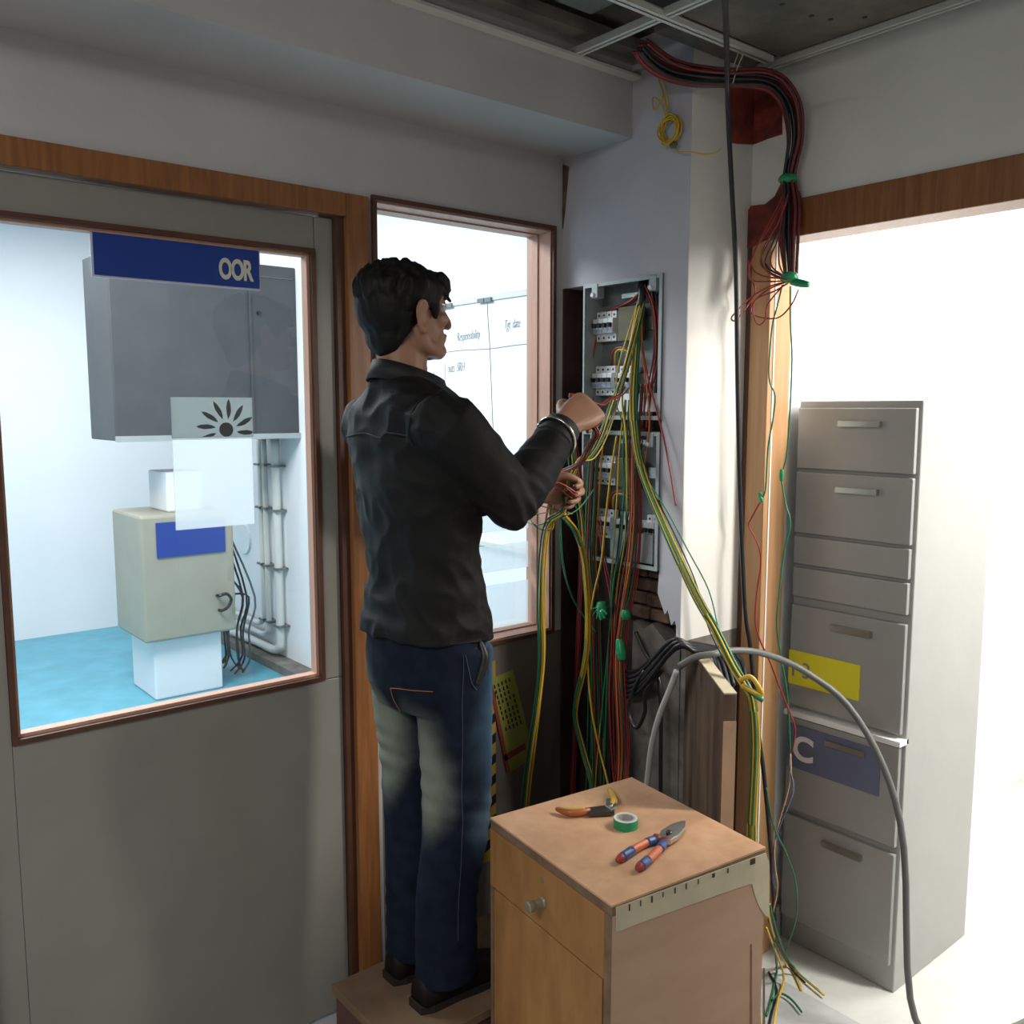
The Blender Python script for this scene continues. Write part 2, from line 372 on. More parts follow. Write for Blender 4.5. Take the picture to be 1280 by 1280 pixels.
# column: core, plaster skins and the chopped-out chase
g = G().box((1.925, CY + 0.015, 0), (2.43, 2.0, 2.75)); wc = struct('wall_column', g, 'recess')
g = G().box((CX, CY + 0.0005, 1.948), (1.93, 2.0, 2.75))
struct('plaster_upper', g, 'column_paint', wc)
g = G(); e = [(1.609, 1.948), (1.609, 1.30), (1.607, 1.17), (1.612, 1.10), (1.585, 1.045), (1.575, 1.06), (1.562, 1.02), (1.55, 1.035), (1.536, 0.995), (CY + 0.0005, 0.99), (CY + 0.0005, 1.948)]
g.prism([(CX, y, z) for y, z in e], (0.085, 0, 0)); struct('plaster_strip', g, 'column_paint', wc)
g = G().box((CX + 0.002, CY, 0.98), (XR, CY + 0.016, 2.75)); obj('cement_base', G().box((1.870, CY, 0), (XR, CY + 0.016, 0.98)), 'cement', wc); struct('plaster_front', g, 'column_white', wc)
g = G(); e = [(1.72, 1.0), (1.68, 0.985), (1.65, 1.005), (1.60, 0.965), (1.55, 0.99), (1.545, 0.4), (1.545, 0), (1.74, 0), (1.735, 0.5)]
g.prism([(1.868, y, z) for y, z in e], (0.06, 0, 0)); struct('cement_patch', g, 'cement', wc)
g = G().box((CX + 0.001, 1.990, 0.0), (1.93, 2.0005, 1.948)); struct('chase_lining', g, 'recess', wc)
# bricks laid bare under the boxes
for k in range(4):
    z0 = 1.01 + k * 0.040
    for j, (y0, y1) in enumerate([(1.60, 1.665), (1.67, 1.735), (1.74, 1.80)]):
        g = G().box((1.872 + random.uniform(0, 0.014), y0 + 0.012 * (k % 2), z0), (1.935, y1 + 0.012 * (k % 2), z0 + 0.034)); obj('brick', g, 'brick', wc, bevel=0.005)
# splinter of plaster on the corner
g = G().prism([(CX - 0.004, 1.975, 2.29), (CX - 0.004, 1.998, 2.30), (CX - 0.004, 1.999, 2.12), (CX - 0.004, 1.99, 2.17)], (0.006, 0, 0)); struct('chipped_plaster', g, 'brick', wc)
# right wall, over and beside the wide opening
g = G().box((XR, 0.42, 2.135), (XR + 0.13, CY, 2.75)); g.box((XR, -2.0, 0), (XR + 0.13, 0.36, 2.75)); g.box((XR, 0.36, 2.135), (XR + 0.13, 0.42, 2.75))
wr = struct('wall_right', g, 'column_white')
g = G().box((XR - 0.008, 1.455, 0), (XR + 0.095, CY - 0.003, 2.135)); j1 = struct('trim_1', g, 'light_wood', bevel=0.003)
g = G().box((XR - 0.010, 1.516, 0), (XR + 0.02, CY, 2.10)); obj('dark_bead', g, 'dark_wood', j1)
g = G().box((XR + 0.012, 1.4525, 0), (XR + 0.017, 1.456, 2.04)); obj('pale_stop', g, 'white', j1)
g = G().box((XR - 0.008, 0.36, 2.04), (XR + 0.095, CY - 0.003, 2.135)); h1 = struct('trim_2', g, 'frame_wood', bevel=0.003)
# red oxide paint on the two faces of the corner
def patch(face, pts, t=0.004):
    g = G()
    if face == 'Y': P = [at(px, py, Y=CY) for px, py in pts]; g.prism([p + Vector((0, -t, 0)) for p in P], (0, t + 0.002, 0))
    else: P = [at(px, py, X=XR) for px, py in pts]; g.prism([p + Vector((-t, 0, 0)) for p in P], (t + 0.002, 0, 0))
    return g
struct('red_paint_patch', patch('Y', [(909, 112), (913, 104), (947, 106), (947, 181), (922, 180), (911, 178)]), 'red_oxide', wc)
struct('red_paint_patch', patch('X', [(934, 106), (950, 104), (968, 110), (978, 124), (978, 168), (962, 173), (944, 180), (934, 181)]), 'red_oxide', wr)
struct('red_paint_patch', patch('X', [(937, 268), (942, 258), (960, 256), (972, 246), (982, 225), (990, 228), (1000, 240), (1006, 262), (1004, 282), (980, 292), (960, 300), (950, 306), (936, 312)], 0.013), 'red_oxide', wr)
# soffit, ceiling grid
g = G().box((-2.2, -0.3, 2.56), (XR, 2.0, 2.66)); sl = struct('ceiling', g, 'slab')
for nm, a, b in [('grid_bar', (-2.2, 1.416, 2.462), (2.02, 1.440, 2.475)), ('grid_bar', (1.606, 0.2, 2.464), (1.630, 1.731, 2.477)),
                 ('grid_bar', (2.046, 0.2, 2.464), (2.070, 1.49, 2.477)), ('grid_bar', (0.996, 0.2, 2.464), (1.020, 1.731, 2.477)),
                 ('wall_angle', (-2.2, 1.700, 2.459), (1.845, 1.731, 2.466))]:
    g = G().box(a, b)
    if nm == 'grid_bar':
        if b[0] - a[0] > 1: g.box((a[0], (a[1] + b[1]) / 2 - 0.002, a[2]), (b[0], (a[1] + b[1]) / 2 + 0.002, a[2] + 0.022))
        else: g.box(((a[0] + b[0]) / 2 - 0.002, a[1], a[2]), ((a[0] + b[0]) / 2 + 0.002, b[1], a[2] + 0.022))
    obj(nm, g, 'tbar', sl)
g = G().box((-2.2, 1.655, 2.50), (1.845, 1.70, 2.53)); obj('steel_channel', g, 'slab', sl)
g = G().box((-2.2, 1.30, 2.512), (1.56, 1.60, 2.53)); obj('cable_tray', g, 'galv', sl)
for k in range(14):
    g = G()
    for r in range(2): g.lathe((0.95 + k * 0.045, 1.36 + r * 0.06, 2.5105), (0, 0, 1), [(0, 0.007), (0.002, 0.007)], n=8)
    obj('tray_hole', g, 'notch', sl)
obj('old_ceiling_tile', G().box((1.70, 1.444, 2.485), (2.098, 1.528, 2.497)), 'slab', sl)
g = G().box((1.635, 0.4, 2.478), (2.042, 1.412, 2.49)); tl = obj('old_ceiling_tile', g, 'slab', sl)
for k in range(6):
    g = G().lathe((1.74 + 0.05 * k, 1.2 + 0.05 * math.sin(k * 2.3), 2.4765), (0, 0, 1), [(0, 0.006), (0.003, 0.006)], n=8); obj('screw_hole', g, 'notch', tl)
# door: frame, leaf, glass
g = G().box((1.125, 1.988, 0), (1.187, 2.09, 2.115)); d0 = struct('door_1', g, 'frame_wood', bevel=0.003)
obj('jamb', G().box((0.20, 1.988, 0), (0.275, 2.09, 2.115)), 'frame_wood', d0, bevel=0.003)
obj('head_frame', G().box((0.275, 1.988, 2.060), (1.125, 2.09, 2.115)), 'frame_wood', d0, bevel=0.003)
obj('jamb_stop', G().box((1.103, 2.004, 0), (1.126, 2.09, 2.06)), 'dark_wood', d0)
YD = 2.018
lf = obj('door_leaf', G().box((0.28, YD, 0.012), (0.345, YD + 0.036, 2.055)), 'laminate', d0)
obj('stile_panel', G().box((1.053, YD, 0.917), (1.101, YD + 0.036, 2.055)), 'laminate', lf, bevel=0.0015)
obj('top_panel', G().box((0.346, YD, 1.978), (1.051, YD + 0.036, 2.055)), 'laminate', lf, bevel=0.0015)
obj('bottom_panel', G().box((0.346, YD, 0.012), (1.101, YD + 0.036, 0.915)), 'laminate', lf, bevel=0.0015)
def rect_frame(x0, x1, z0, z1, w, y0, y1):
    g = G(); g.box((x0, y0, z0), (x0 + w, y1, z1)); g.box((x1 - w, y0, z0), (x1, y1, z1)); g.box((x0 + w, y0, z0), (x1 - w, y1, z0 + w)); g.box((x0 + w, y0, z1 - w), (x1 - w, y1, z1)); return g
obj('glazing_bead', rect_frame(0.346, 1.052, 0.916, 1.979, 0.011, YD - 0.006, YD + 0.038), 'dark_wood', lf)
obj('glazing_reveal', rect_frame(0.357, 1.041, 0.927, 1.968, 0.007, YD + 0.008, YD + 0.036), 'pink_wood', lf)
obj('pane', G().box((0.36, YD + 0.018, 0.93), (1.035, YD + 0.022, 1.965)), 'glass', lf)
# fixed window beside the door
w1 = struct('window_1', rect_frame(1.199, 1.812, 0.921, 2.122, 0.012, 1.990, 2.012), 'dark_wood')
obj('window_frame', rect_frame(1.205, 1.806, 0.927, 2.116, 0.010, 2.0, 2.052), 'pink_wood', w1)
obj('window_reveal', rect_frame(1.205, 1.806, 0.927, 2.116, 0.014, 2.0525, 2.10), 'pink_wood', w1)
pn = obj('pane', G().box((1.215, 2.078, 0.937), (1.796, 2.082, 2.106)), 'glass', w1)
for z0, z1 in ((0.941, 1.075), (1.115, 1.195), (1.235, 1.31)):
    obj('frosted_film', G().box((1.219, 2.0835, z0), (1.786, 2.0845, z1)), 'frost', pn)

# ------------------------------------------------------------------ room behind the door and window
XB = 2.43
g = G().box((XB, 2.0, 0), (XB + 0.1, 7.0, 2.95)); struct('wall_back_room_right', g, 'room_white')
g = G().box((-2.2, 6.9, 0), (XB, 7.0, 2.95)); struct('wall_back_room_far', g, 'room_white')
g = G().box((-2.3, 2.1, 0), (-2.2, 7.0, 2.95)); struct('wall_back_room_left', g, 'room_white')
g = G().box((-2.2, 2.0, 2.75), (XB, 2.1, 2.95)); struct('wall_back_room_upper', g, 'room_white')
g = G().box((-2.3, 2.0, 2.95), (XB + 0.1, 7.0, 3.0)); struct('ceiling_back_room', g, 'room_white')
g = G().box((-2.3, 2.1, -0.1), (XB, 7.0, 0)); fb = struct('floor_back_room', g, 'turquoise')
g = G().box((XB - 0.12, 2.1, 0), (XB, 6.9, 0.05)); struct('baseboard_back_room', g, 'cement')
# whiteboard
r = thing('whiteboard', 'large whiteboard with handwriting on the wall beyond the window', 'whiteboard', (XB - 0.01, 3.1, 1.0))
obj('writing_surface', G().box((XB - 0.022, 2.3, 1.02), (XB, 3.95, 2.055)), 'board_white', r)
fr = G()
fr.box((XB - 0.030, 2.28, 2.05), (XB, 3.97, 2.075)); fr.box((XB - 0.030, 2.28, 1.0), (XB, 3.97, 1.02)); fr.box((XB - 0.030, 3.95, 1.0), (XB, 3.97, 2.075)); fr.box((XB - 0.030, 2.28, 1.0), (XB, 2.30, 2.075))
obj('frame', fr, 'tbar', r)
for k, (px, py) in enumerate([(556, 383), (562, 381), (602, 371), (611, 371)]):
    p = at(px, py, X=XB - 0.03); obj('board_clip', G().box((XB - 0.038, p.y - 0.022, 2.045), (XB - 0.028, p.y + 0.022, 2.062)), 'galv', r)
XT = XB - 0.023
def ink(pts, rad=0.0016):
    obj('marker_line', G().tube([at(a, b, X=XT) for a, b in pts], rad, n=5, sub=3), 'ink', r)
ink([(609, 378), (610, 400), (612, 430), (614, 480), (616, 530), (619, 580)]); ink([(546, 442), (575, 438), (612, 436), (640, 432), (668, 429)])
ink([(668, 428), (690, 425)]); ink([(556, 455), (556, 500)], 0.0016)
def hand(body, px, py, size, wpx=None):
    p = at(px, py, X=XT - 0.001); 
    for wd in body.split(' '):
        text('handwriting', wd, p, (0, -1, 0.035), (0, 0.035, 1), size, 0.0006, 'ink', r, shear=0.35, off=-0.0012, sx=0.52); p = p + Vector((0, -1, 0.035)) * size * 0.27 * (len(wd) + 0.5)
hand('Responsibility', 571, 427, 0.058); hand('Tgt date', 630, 412, 0.056); hand('outs SRH', 559, 466, 0.060); hand('d', 540, 474, 0.06)
# wall-hung slate unit, conduits, machine, socket
r = thing('wall_unit', 'large slate grey wall-hung cabinet seen through the door glass', 'cabinet', (1.95, 5.1, 1.42))
obj('casing', G().box((1.40, 4.90, 1.43), (XB, 5.35, 2.40)), 'unit_grey', r, bevel=0.006)
obj('side_flange', G().box((2.14, 4.893, 1.45), (2.155, 4.90, 2.38)), 'unit_grey', r)
obj('bottom_lip', G().box((1.40, 4.88, 1.425), (XB, 4.91, 1.455)), 'steel_grey', r)
obj('door_line', G().box((1.42, 4.894, 2.33), (XB - 0.02, 4.90, 2.336)), 'film_grey', r)
obj('latch', G().lathe((2.20, 4.90, 2.13), (0, -1, 0), [(0, 0.012), (0.01, 0.012)], 10), 'black', r)
for (nm, x, h) in (('upper_pipe', 1.92, 0.0), ('upper_pipe', 2.08, 0.0)):
    tag(obj('ceiling_pipe', G().tube([(x, 5.1, 2.40), (x, 5.1, 2.945)], 0.03, n=10), 'steel_grey', smooth=True), 'grey pipe rising from the slate wall cabinet to the ceiling', 'pipe', 'pipes above the slate cabinet')
xp = XB - 0.045
for k, (y, low, lab) in enumerate([(5.14, 0.088, 'outer'), (5.30, 0.16, 'inner'), (5.37, 0.22, 'inner')]):
    rr = 0.026 if k == 0 else 0.017
    g = G().tube([(xp, y, 1.42), (xp, y, 1.0), (xp, y, low + 0.12), (xp, y + 0.02, low + 0.04), (xp, y + 0.10, low), (xp, y + 0.35, low), (xp - 0.02, y + 0.75, low)], rr, n=10)
    c = obj('conduit', g, 'pipe', smooth=True)
    tag(c, 'thick white conduit bending along the floor below the slate cabinet' if k == 0 else 'thin white conduit running down the wall below the slate cabinet', 'conduit', None if k == 0 else 'thin conduits below the slate cabinet')
    for z in (1.25, 0.98, 0.62, 0.26):
        obj('saddle_clip', G().box((xp - rr - 0.004, y - 0.045, z - 0.006), (XB - 0.001, y + 0.045, z + 0.006)), 'galv', c)
r = thing('machine', 'beige machine with a blue panel and black handle beyond the door', 'machine', (1.73, 5.2, 0))
obj('base', G().box((1.560, 4.96, 0), (1.940, 5.35, 0.34)), 'room_white', r, bevel=0.01)
obj('body', G().box((1.500, 4.90, 0.34), (2.010, 5.40, 1.03)), 'beige', r, bevel=0.015)
obj('blue_panel', G().box((1.580, 4.892, 0.80), (1.955, 4.902, 0.99)), 'sign_blue', r)
obj('handle', G().tube([(1.910, 4.90, 0.47), (1.910, 4.86, 0.475), (1.945, 4.86, 0.49), (1.965, 4.86, 0.53), (1.940, 4.86, 0.565), (1.900, 4.86, 0.56), (1.900, 4.90, 0.555)], 0.009, n=8), 'black', r)
obj('top_box', G().box((1.680, 5.0, 1.03), (1.880, 5.3, 1.25)), 'room_white', r, bevel=0.01)
r = thing('cable_tangle', 'tangle of dark cables piled beside the beige machine', 'cables', (2.07, 5.15, 0))
for k in range(12):
    x = random.uniform(2.05, 2.13); y = random.uniform(5.0, 5.3)
    obj('cable', G().tube([(2.025, y, random.uniform(0.5, 0.95)), (x + 0.03, y - 0.03, 0.5), (x + 0.0, y, 0.3), (x + 0.02, y + 0.04, 0.12), (x + random.uniform(-.05, .1), y + 0.1, 0.02)], 0.006, n=6, sub=4), 'dark_metal' if k % 2 else 'film_grey', r, smooth=True)
r = thing('wall_socket', 'faint oval grey socket plate on the white wall beyond the door', 'socket', (XB, 5.9, 1.0))
P = at(306, 673, X=XB)
obj('plate', G().lathe((XB, P.y, P.z), (-1, 0, 0), [(0, 0.11), (0.012, 0.10)], 20), 'board_white', r)
# notices stuck on the door glass
r = thing('door_sign', 'blue sign with cream capital letters on the door glass', 'sign', (0.75, YD + 0.015, 1.86))
p0, p1 = at(322, 308, Y=YD + 0.014), at(322, 361, Y=YD + 0.014)
obj('backing', G().box((0.55, YD + 0.013, p1.z - 0.004), (p0.x + 0.004, YD + 0.016, p0.z + 0.004)), 'sign_edge', r)
obj('plate', G().box((0.554, YD + 0.010, p1.z), (p0.x, YD + 0.014, p0.z)), 'sign_blue', r)
q = at(274, 347, Y=YD + 0.009)
for k, ch in enumerate('OOR'): text('letter', ch, (q.x + 0.0285 * k, YD + 0.009, q.z), (1, 0, 0), (0, 0, 1), 0.062, 0.001, 'sign_text', r, off=0.0022, sx=0.60)
r = thing('glass_sticker', 'white sticker with grey flower petals on the door glass', 'sticker', (0.80, YD + 0.015, 1.53))
p0, p1 = at(315, 497, Y=YD + 0.014), at(315, 546, Y=YD + 0.014)
obj('film', G().box((0.70, YD + 0.0135, p1.z), (p0.x, YD + 0.0165, p0.z)), 'film_lit', r)
fc = at(283, 537, Y=YD + 0.0125)
obj('flower_centre', G().lathe((fc.x, YD + 0.0135, fc.z), (0, -1, 0), [(0, 0.0165), (0.001, 0.0165)], 20), 'film_grey', r)
for k in range(12):
    a = math.radians(-12 + 30 * k); u = Vector((math.cos(a), 0, math.sin(a))); v = Vector((-math.sin(a), 0, math.cos(a))); o = Vector((fc.x, YD + 0.0125, fc.z))
    pl = [o + u * t + v * (w * 0.0075 + 0.010 * ((t - 0.03) / 0.05) ** 2) for t, w in [(0.025, 0), (0.035, 0.6), (0.05, 1), (0.063, 0.6), (0.07, 0), (0.06, -0.4), (0.045, -0.6), (0.033, -0.4)]]
    pl = [Vector((min(max(p.x, 0.702), p0.x - 0.002), p.y, min(max(p.z, p1.z + 0.002), p0.z - 0.002))) for p in pl]
    obj('petal', G().prism(pl, (0, 0.001, 0)), 'film_grey', r)
q0, q1 = at(315, 548, Y=YD + 0.014), at(315, 655, Y=YD + 0.014)
tag(obj('paper_sheet', G().box((0.70, YD + 0.0138, q1.z), (q0.x, YD + 0.0162, q0.z)), 'frost'), 'translucent blank sheet under the flower sticker on the door glass', 'paper')

# ------------------------------------------------------------------ room to the right
g = G().box((XR + 0.095, 1.50, 0), (4.2, 1.56, 2.75)); struct('wall_side_room', g, 'white')
g = G().box((4.1, -2.0, 0), (4.2, 1.5, 2.75)); struct('wall_side_room_far', g, 'white')
g = G().box((XR, -2.0, -0.1), (4.2, 1.56, 0)); struct('floor_side_room', g, 'floor_light')
g = G().box((XR + 0.13, -2.0, 2.72), (4.2, 1.56, 2.80)); struct('ceiling_side_room', g, 'white')
g = G().box((XR + 0.095, 1.478, 0), (2.28, 1.50, 0.10)); struct('baseboard_side_room', g, 'cab_grey')
r = thing('filing_cabinet', 'grey steel filing cabinet with yellow and blue labels past the doorway', 'cabinet', (2.45, 1.30, 0))
obj('carcass', G().box((2.285, 1.12, 0.0), (2.72, 1.478, 1.62)), 'cab_grey', r, bevel=0.004)
for z0, z1 in ((0.08, 0.40), (0.42, 0.70), (0.735, 1.035), (1.06, 1.145), (1.155, 1.235), (1.245, 1.42), (1.43, 1.60)):
    d = obj('drawer', G().box((2.270, 1.13, z0), (2.29, 1.472, z1)), 'cab_grey', r, bevel=0.003)
    if z1 - z0 > 0.15: obj('handle', G().box((2.255, 1.22, z1 - 0.05), (2.272, 1.34, z1 - 0.035)), 'metal', d)
obj('ledge', G().box((2.252, 1.12, 0.708), (2.30, 1.474, 0.724)), 'white', r, bevel=0.002)
obj('yellow_label', G().box((2.266, 1.25, 0.80), (2.271, 1.472, 0.90)), 'sticker_yellow', r)
text('label_lettering', 'I', (2.2655, 1.464, 0.825), (0, -1, 0), (0, 0, 1), 0.065, 0.0004, 'ink', r)
text('label_lettering', '3', (2.2655, 1.43, 0.825), (0, -1, 0), (0, 0, 1), 0.065, 0.0004, 'ink', r)
obj('blue_label', G().box((2.266, 1.18, 0.55), (2.271, 1.468, 0.68)), 'sticker_blue', r)
text('label_lettering', 'C', (2.2655, 1.450, 0.58), (0, -1, 0), (0, 0, 1), 0.10, 0.0004, 'white', r, off=0.003)

# ------------------------------------------------------------------ breaker boxes
def breaker_box(name, label, z0, z1, y0=1.610, y1=1.906):
    r = thing(name, label, 'breaker box', (1.88, (y0 + y1) / 2, z0))
    obj('back_plate', G().box((1.915, y0, z0), (1.922, y1, z1)), 'steel_back', r)
    obj('side', G().box((CX - 0.004, y1 - 0.0025, z0), (1.92, y1, z1)), 'steel_grey', r)
    obj('side', G().box((CX - 0.004, y0, z0), (1.92, y0 + 0.0025, z1)), 'steel_grey', r)
    obj('top_plate', G().box((CX - 0.004, y0, z1 - 0.0025), (1.92, y1, z1)), 'steel_grey', r)
    obj('bottom_plate', G().box((CX - 0.004, y0, z0), (1.92, y1, z0 + 0.0025)), 'steel_grey', r)
    f = G(); t = 0.011; xa, xb = CX - 0.006, CX - 0.002
    f.box((xa, y0, z0), (xb, y0 + t, z1)); f.box((xa, y1 - 0.006, z0), (xb, y1, z1)); f.box((xa, y0 + t, z1 - t), (xb, y1 - 0.006, z1)); f.box((xa, y0 + t, z0), (xb, y1 - 0.006, z0 + t))
    obj('rim', f, 'steel_grey', r)
    for y in (y0 + 0.035, y1 - 0.045):
        b = obj('mounting_lug', G().box((CX - 0.008, y - 0.014, z1 - 0.042), (CX + 0.02, y + 0.010, z1 - 0.002)), 'steel_grey', r, bevel=0.002)
        obj('screw', G().lathe((CX - 0.008, y + 0.004, z1 - 0.033), (-1, 0, 0), [(0, 0.007), (0.005, 0.006)], 10), 'mcb', b)
    return r
b1 = breaker_box('breaker_box', 'open grey steel breaker box set into the column above the other', 1.568, 1.950)
b2 = breaker_box('breaker_box', 'open grey steel breaker box set into the column below the other', 1.160, 1.536)
obj('earth_bar', G().box((1.885, 1.66, 1.905), (1.900, 1.80, 1.917)), 'metal', b1)
obj('earth_bar', G().box((1.885, 1.66, 1.50), (1.900, 1.80, 1.512)), 'metal', b2)
obj('inner_cover', G().box((1.853, 1.640, 1.174), (1.858, 1.80, 1.255)), 'steel_grey', b2)
obj('reflective_strip', G().box((1.870, 1.622, 1.590), (1.874, 1.80, 1.640)), 'board_white', b1)
obj('din_rail', G().box((1.905, 1.64, 1.815), (1.912, 1.92, 1.850)), 'metal', b1); obj('din_rail', G().box((1.905, 1.64, 1.660), (1.912, 1.92, 1.695)), 'metal', b1)
obj('din_rail', G().box((1.905, 1.64, 1.405), (1.912, 1.92, 1.435)), 'metal', b2); obj('din_rail', G().box((1.905, 1.64, 1.255), (1.912, 1.92, 1.285)), 'metal', b2)
obj('blank_plate', G().box((1.872, 1.725, 1.785), (1.905, 1.800, 1.880)), 'olive', b1, bevel=0.003)
obj('blank_plate', G().box((1.872, 1.725, 1.375), (1.905, 1.800, 1.460)), 'olive', b2, bevel=0.003)
def breaker_mesh(y, zc, w=0.0185):
    """stepped single-pole breaker: side profile pushed along its width"""
    pr = [(0.0, -0.042), (-0.020, -0.042), (-0.020, -0.022), (-0.036, -0.020), (-0.036, 0.021), (-0.020, 0.023), (-0.020, 0.042), (0.0, 0.042)]
    return G().prism([(1.905 + a * 0.95, y, zc + b) for a, b in pr], (0, w, 0))
proto = None
def breaker(y, zc, label, group):
    global proto
    base = Vector((1.89, y + 0.009, zc - 0.042))
    if proto is None:
        r = thing('circuit_breaker', label, 'breaker', base, group)
        obj('body', breaker_mesh(y, zc), 'mcb', r, bevel=0.0008)
        obj('band', G().box((1.8698, y + 0.001, zc - 0.019), (1.872, y + 0.0175, zc - 0.008)), 'mcb_blue', r)
        obj('lever', G().obox((1.862, y + 0.004, zc - 0.004), (0.012, 0, 0), (0, 0.010, 0), (-0.003, 0, 0.012)), 'black', r)
        for dz in (-0.032, 0.032): obj('terminal_hole', G().lathe((1.8865, y + 0.009, zc + dz), (-1, 0, 0), [(0, 0.0036), (0.001, 0.0036)], 8), 'black', r)
        proto = r; return r
    r = proto.copy(); C.objects.link(r); r.location = base; tag(r, label, 'breaker', group)
    for ch in proto.children:
        c = ch.copy(); C.objects.link(c); c.parent = r
    return r
for ys, zc, lab in [((1.879, 1.859, 1.839, 1.819), 1.832, 'white single-pole breaker in the top row of the upper box'),
                    ((1.881, 1.861, 1.841, 1.821), 1.678, 'white single-pole breaker at the left of the bottom row in the upper box'),
                    ((1.785, 1.750), 1.676, 'white single-pole breaker behind the wires in the bottom row of the upper box'),
                    ((1.876, 1.856, 1.836, 1.816), 1.420, 'white single-pole breaker in the top row of the lower box'),
                    ((1.879, 1.859, 1.839, 1.819), 1.264, 'white single-pole breaker at the left of the bottom row in the lower box'),
                    ((1.775, 1.755), 1.262, 'white single-pole breaker in the middle of the bottom row in the lower box'),
                    ((1.672, 1.652, 1.632), 1.262, 'white single-pole breaker at the column-corner end of the bottom row in the lower box')]:
    for y in ys: breaker(y, zc, lab, lab.replace('white single-pole breaker', 'breakers'))

# ------------------------------------------------------------------ wooden cabinet and what lies on it
ZT = 0.72
c4 = [at(613, 1022, Z=ZT), at(790, 975, Z=ZT), at(963, 1062, Z=ZT), at(765, 1132, Z=ZT)]
FL, BL, BR, FR = c4                      # far-left, back, far-right, near corner
ux = (FR - FL).normalized(); uy = ux.cross(Vector((0, 0, -1)))
# a true rectangle through the near corner
fx = -ux                                 # along the front, away from the near corner
fy = Vector((-fx.y, fx.x, 0)) if Vector((-fx.y, fx.x, 0)).dot(BR - FR) > 0 else Vector((fx.y, -fx.x, 0))
WL, WD = (FR - FL).length, (BR - FR).length
def cb(a, b, z): return FR + fx * a + fy * b + Vector((0, 0, z - ZT))
ct = (cb(WL / 2, WD / 2, 0)); ct.z = 0
r = cab = thing('bedside_cabinet', 'small wooden cabinet with a drawer carrying tools on its top', 'cabinet', ct)
def cbox(name, a0, a1, b0, b1, z0, z1, m, par=None, bev=0.0):
    g = G().obox(cb(a0, b0, z0), fx * (a1 - a0), fy * (b1 - b0), (0, 0, z1 - z0)); return obj(name, g, m, par or cab, bevel=bev)
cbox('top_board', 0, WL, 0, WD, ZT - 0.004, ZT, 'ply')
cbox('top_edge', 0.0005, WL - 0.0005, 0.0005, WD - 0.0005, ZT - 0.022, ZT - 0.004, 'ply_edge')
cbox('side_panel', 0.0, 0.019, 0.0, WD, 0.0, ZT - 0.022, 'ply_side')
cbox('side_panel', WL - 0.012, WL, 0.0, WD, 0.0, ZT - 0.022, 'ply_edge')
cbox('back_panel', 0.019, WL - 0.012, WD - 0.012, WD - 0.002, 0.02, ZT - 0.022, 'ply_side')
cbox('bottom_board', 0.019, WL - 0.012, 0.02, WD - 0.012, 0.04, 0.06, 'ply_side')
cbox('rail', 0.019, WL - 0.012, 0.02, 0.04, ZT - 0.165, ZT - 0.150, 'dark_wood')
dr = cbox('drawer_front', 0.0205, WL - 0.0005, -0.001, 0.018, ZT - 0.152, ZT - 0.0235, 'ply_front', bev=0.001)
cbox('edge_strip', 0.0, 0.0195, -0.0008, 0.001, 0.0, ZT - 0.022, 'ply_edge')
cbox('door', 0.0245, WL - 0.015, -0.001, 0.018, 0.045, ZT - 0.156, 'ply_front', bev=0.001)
def on_front(px, py):
    d = FWD + RGT * ((px - 640) / FPX) - UPV * ((py - 640) / FPX); n = fy
    return CAM + d * ((FR - CAM).dot(n) / d.dot(n))
k0 = on_front(680, 1127)
obj('knob', G().lathe(k0, -fy, [(0, 0.011), (0.004, 0.0115), (0.008, 0.0095), (0.022, 0.009), (0.030, 0.0115), (0.038, 0.0115), (0.040, 0.009)], 18), 'knob', dr, smooth=False)
k1 = on_front(678, 1100)
obj('lock', G().lathe(k1, -fy, [(0, 0.0065), (0.002, 0.006)], 14), 'knob', dr)
def on_side(px, py):
    d = FWD + RGT * ((px - 640) / FPX) - UPV * ((py - 640) / FPX); n = fx
    return CAM + d * ((FR - CAM).dot(n) / d.dot(n))
pl = [on_side(*q) for q in [(770, 1134), (850, 1105), (957, 1066), (961, 1078), (961, 1147), (955, 1143), (948, 1132), (943, 1118), (940, 1105), (936, 1105), (900, 1117), (850, 1135), (800, 1153), (770, 1165)]]
obj('bare_strip', G().prism([p - fx * 0.0015 for p in pl], fx * 0.002), 'peel', cab)
for px, w, h in [(786, 1.5, 8), (800, 1, 7), (814, 1.8, 8), (828, 1, 6), (843, 1.4, 7), (857, 1.2, 7), (872, 1, 6), (891, 3, 5), (909, 1.4, 6), (940, 6, 7)]:
    py = 1134 - (px - 770) * 0.3655 + 2
    q = [on_side(px - w / 2, py), on_side(px + w / 2, py - 0.36 * w), on_side(px + w / 2, py - 0.36 * w + h), on_side(px - w / 2, py + h)]
    obj('edge_notch', G().prism([p - fx * 0.0025 for p in q], fx * 0.002), 'notch', cab)
for px, y0, y1 in [(938, 1180, 1280), (954, 1210, 1285)]:
    q = [on_side(px, y0), on_side(px + 1.5, y0), on_side(px + 2, y1), on_side(px - 0.5, y1)]
    obj('scratch', G().prism([p - fx * 0.001 for p in q], fx * 0.0015), 'ply_edge', cab)

ZU = ZT + 0.0005
def T(px, py, h=0.0): return at(px, py, Z=ZT) + Vector((0, 0, h))
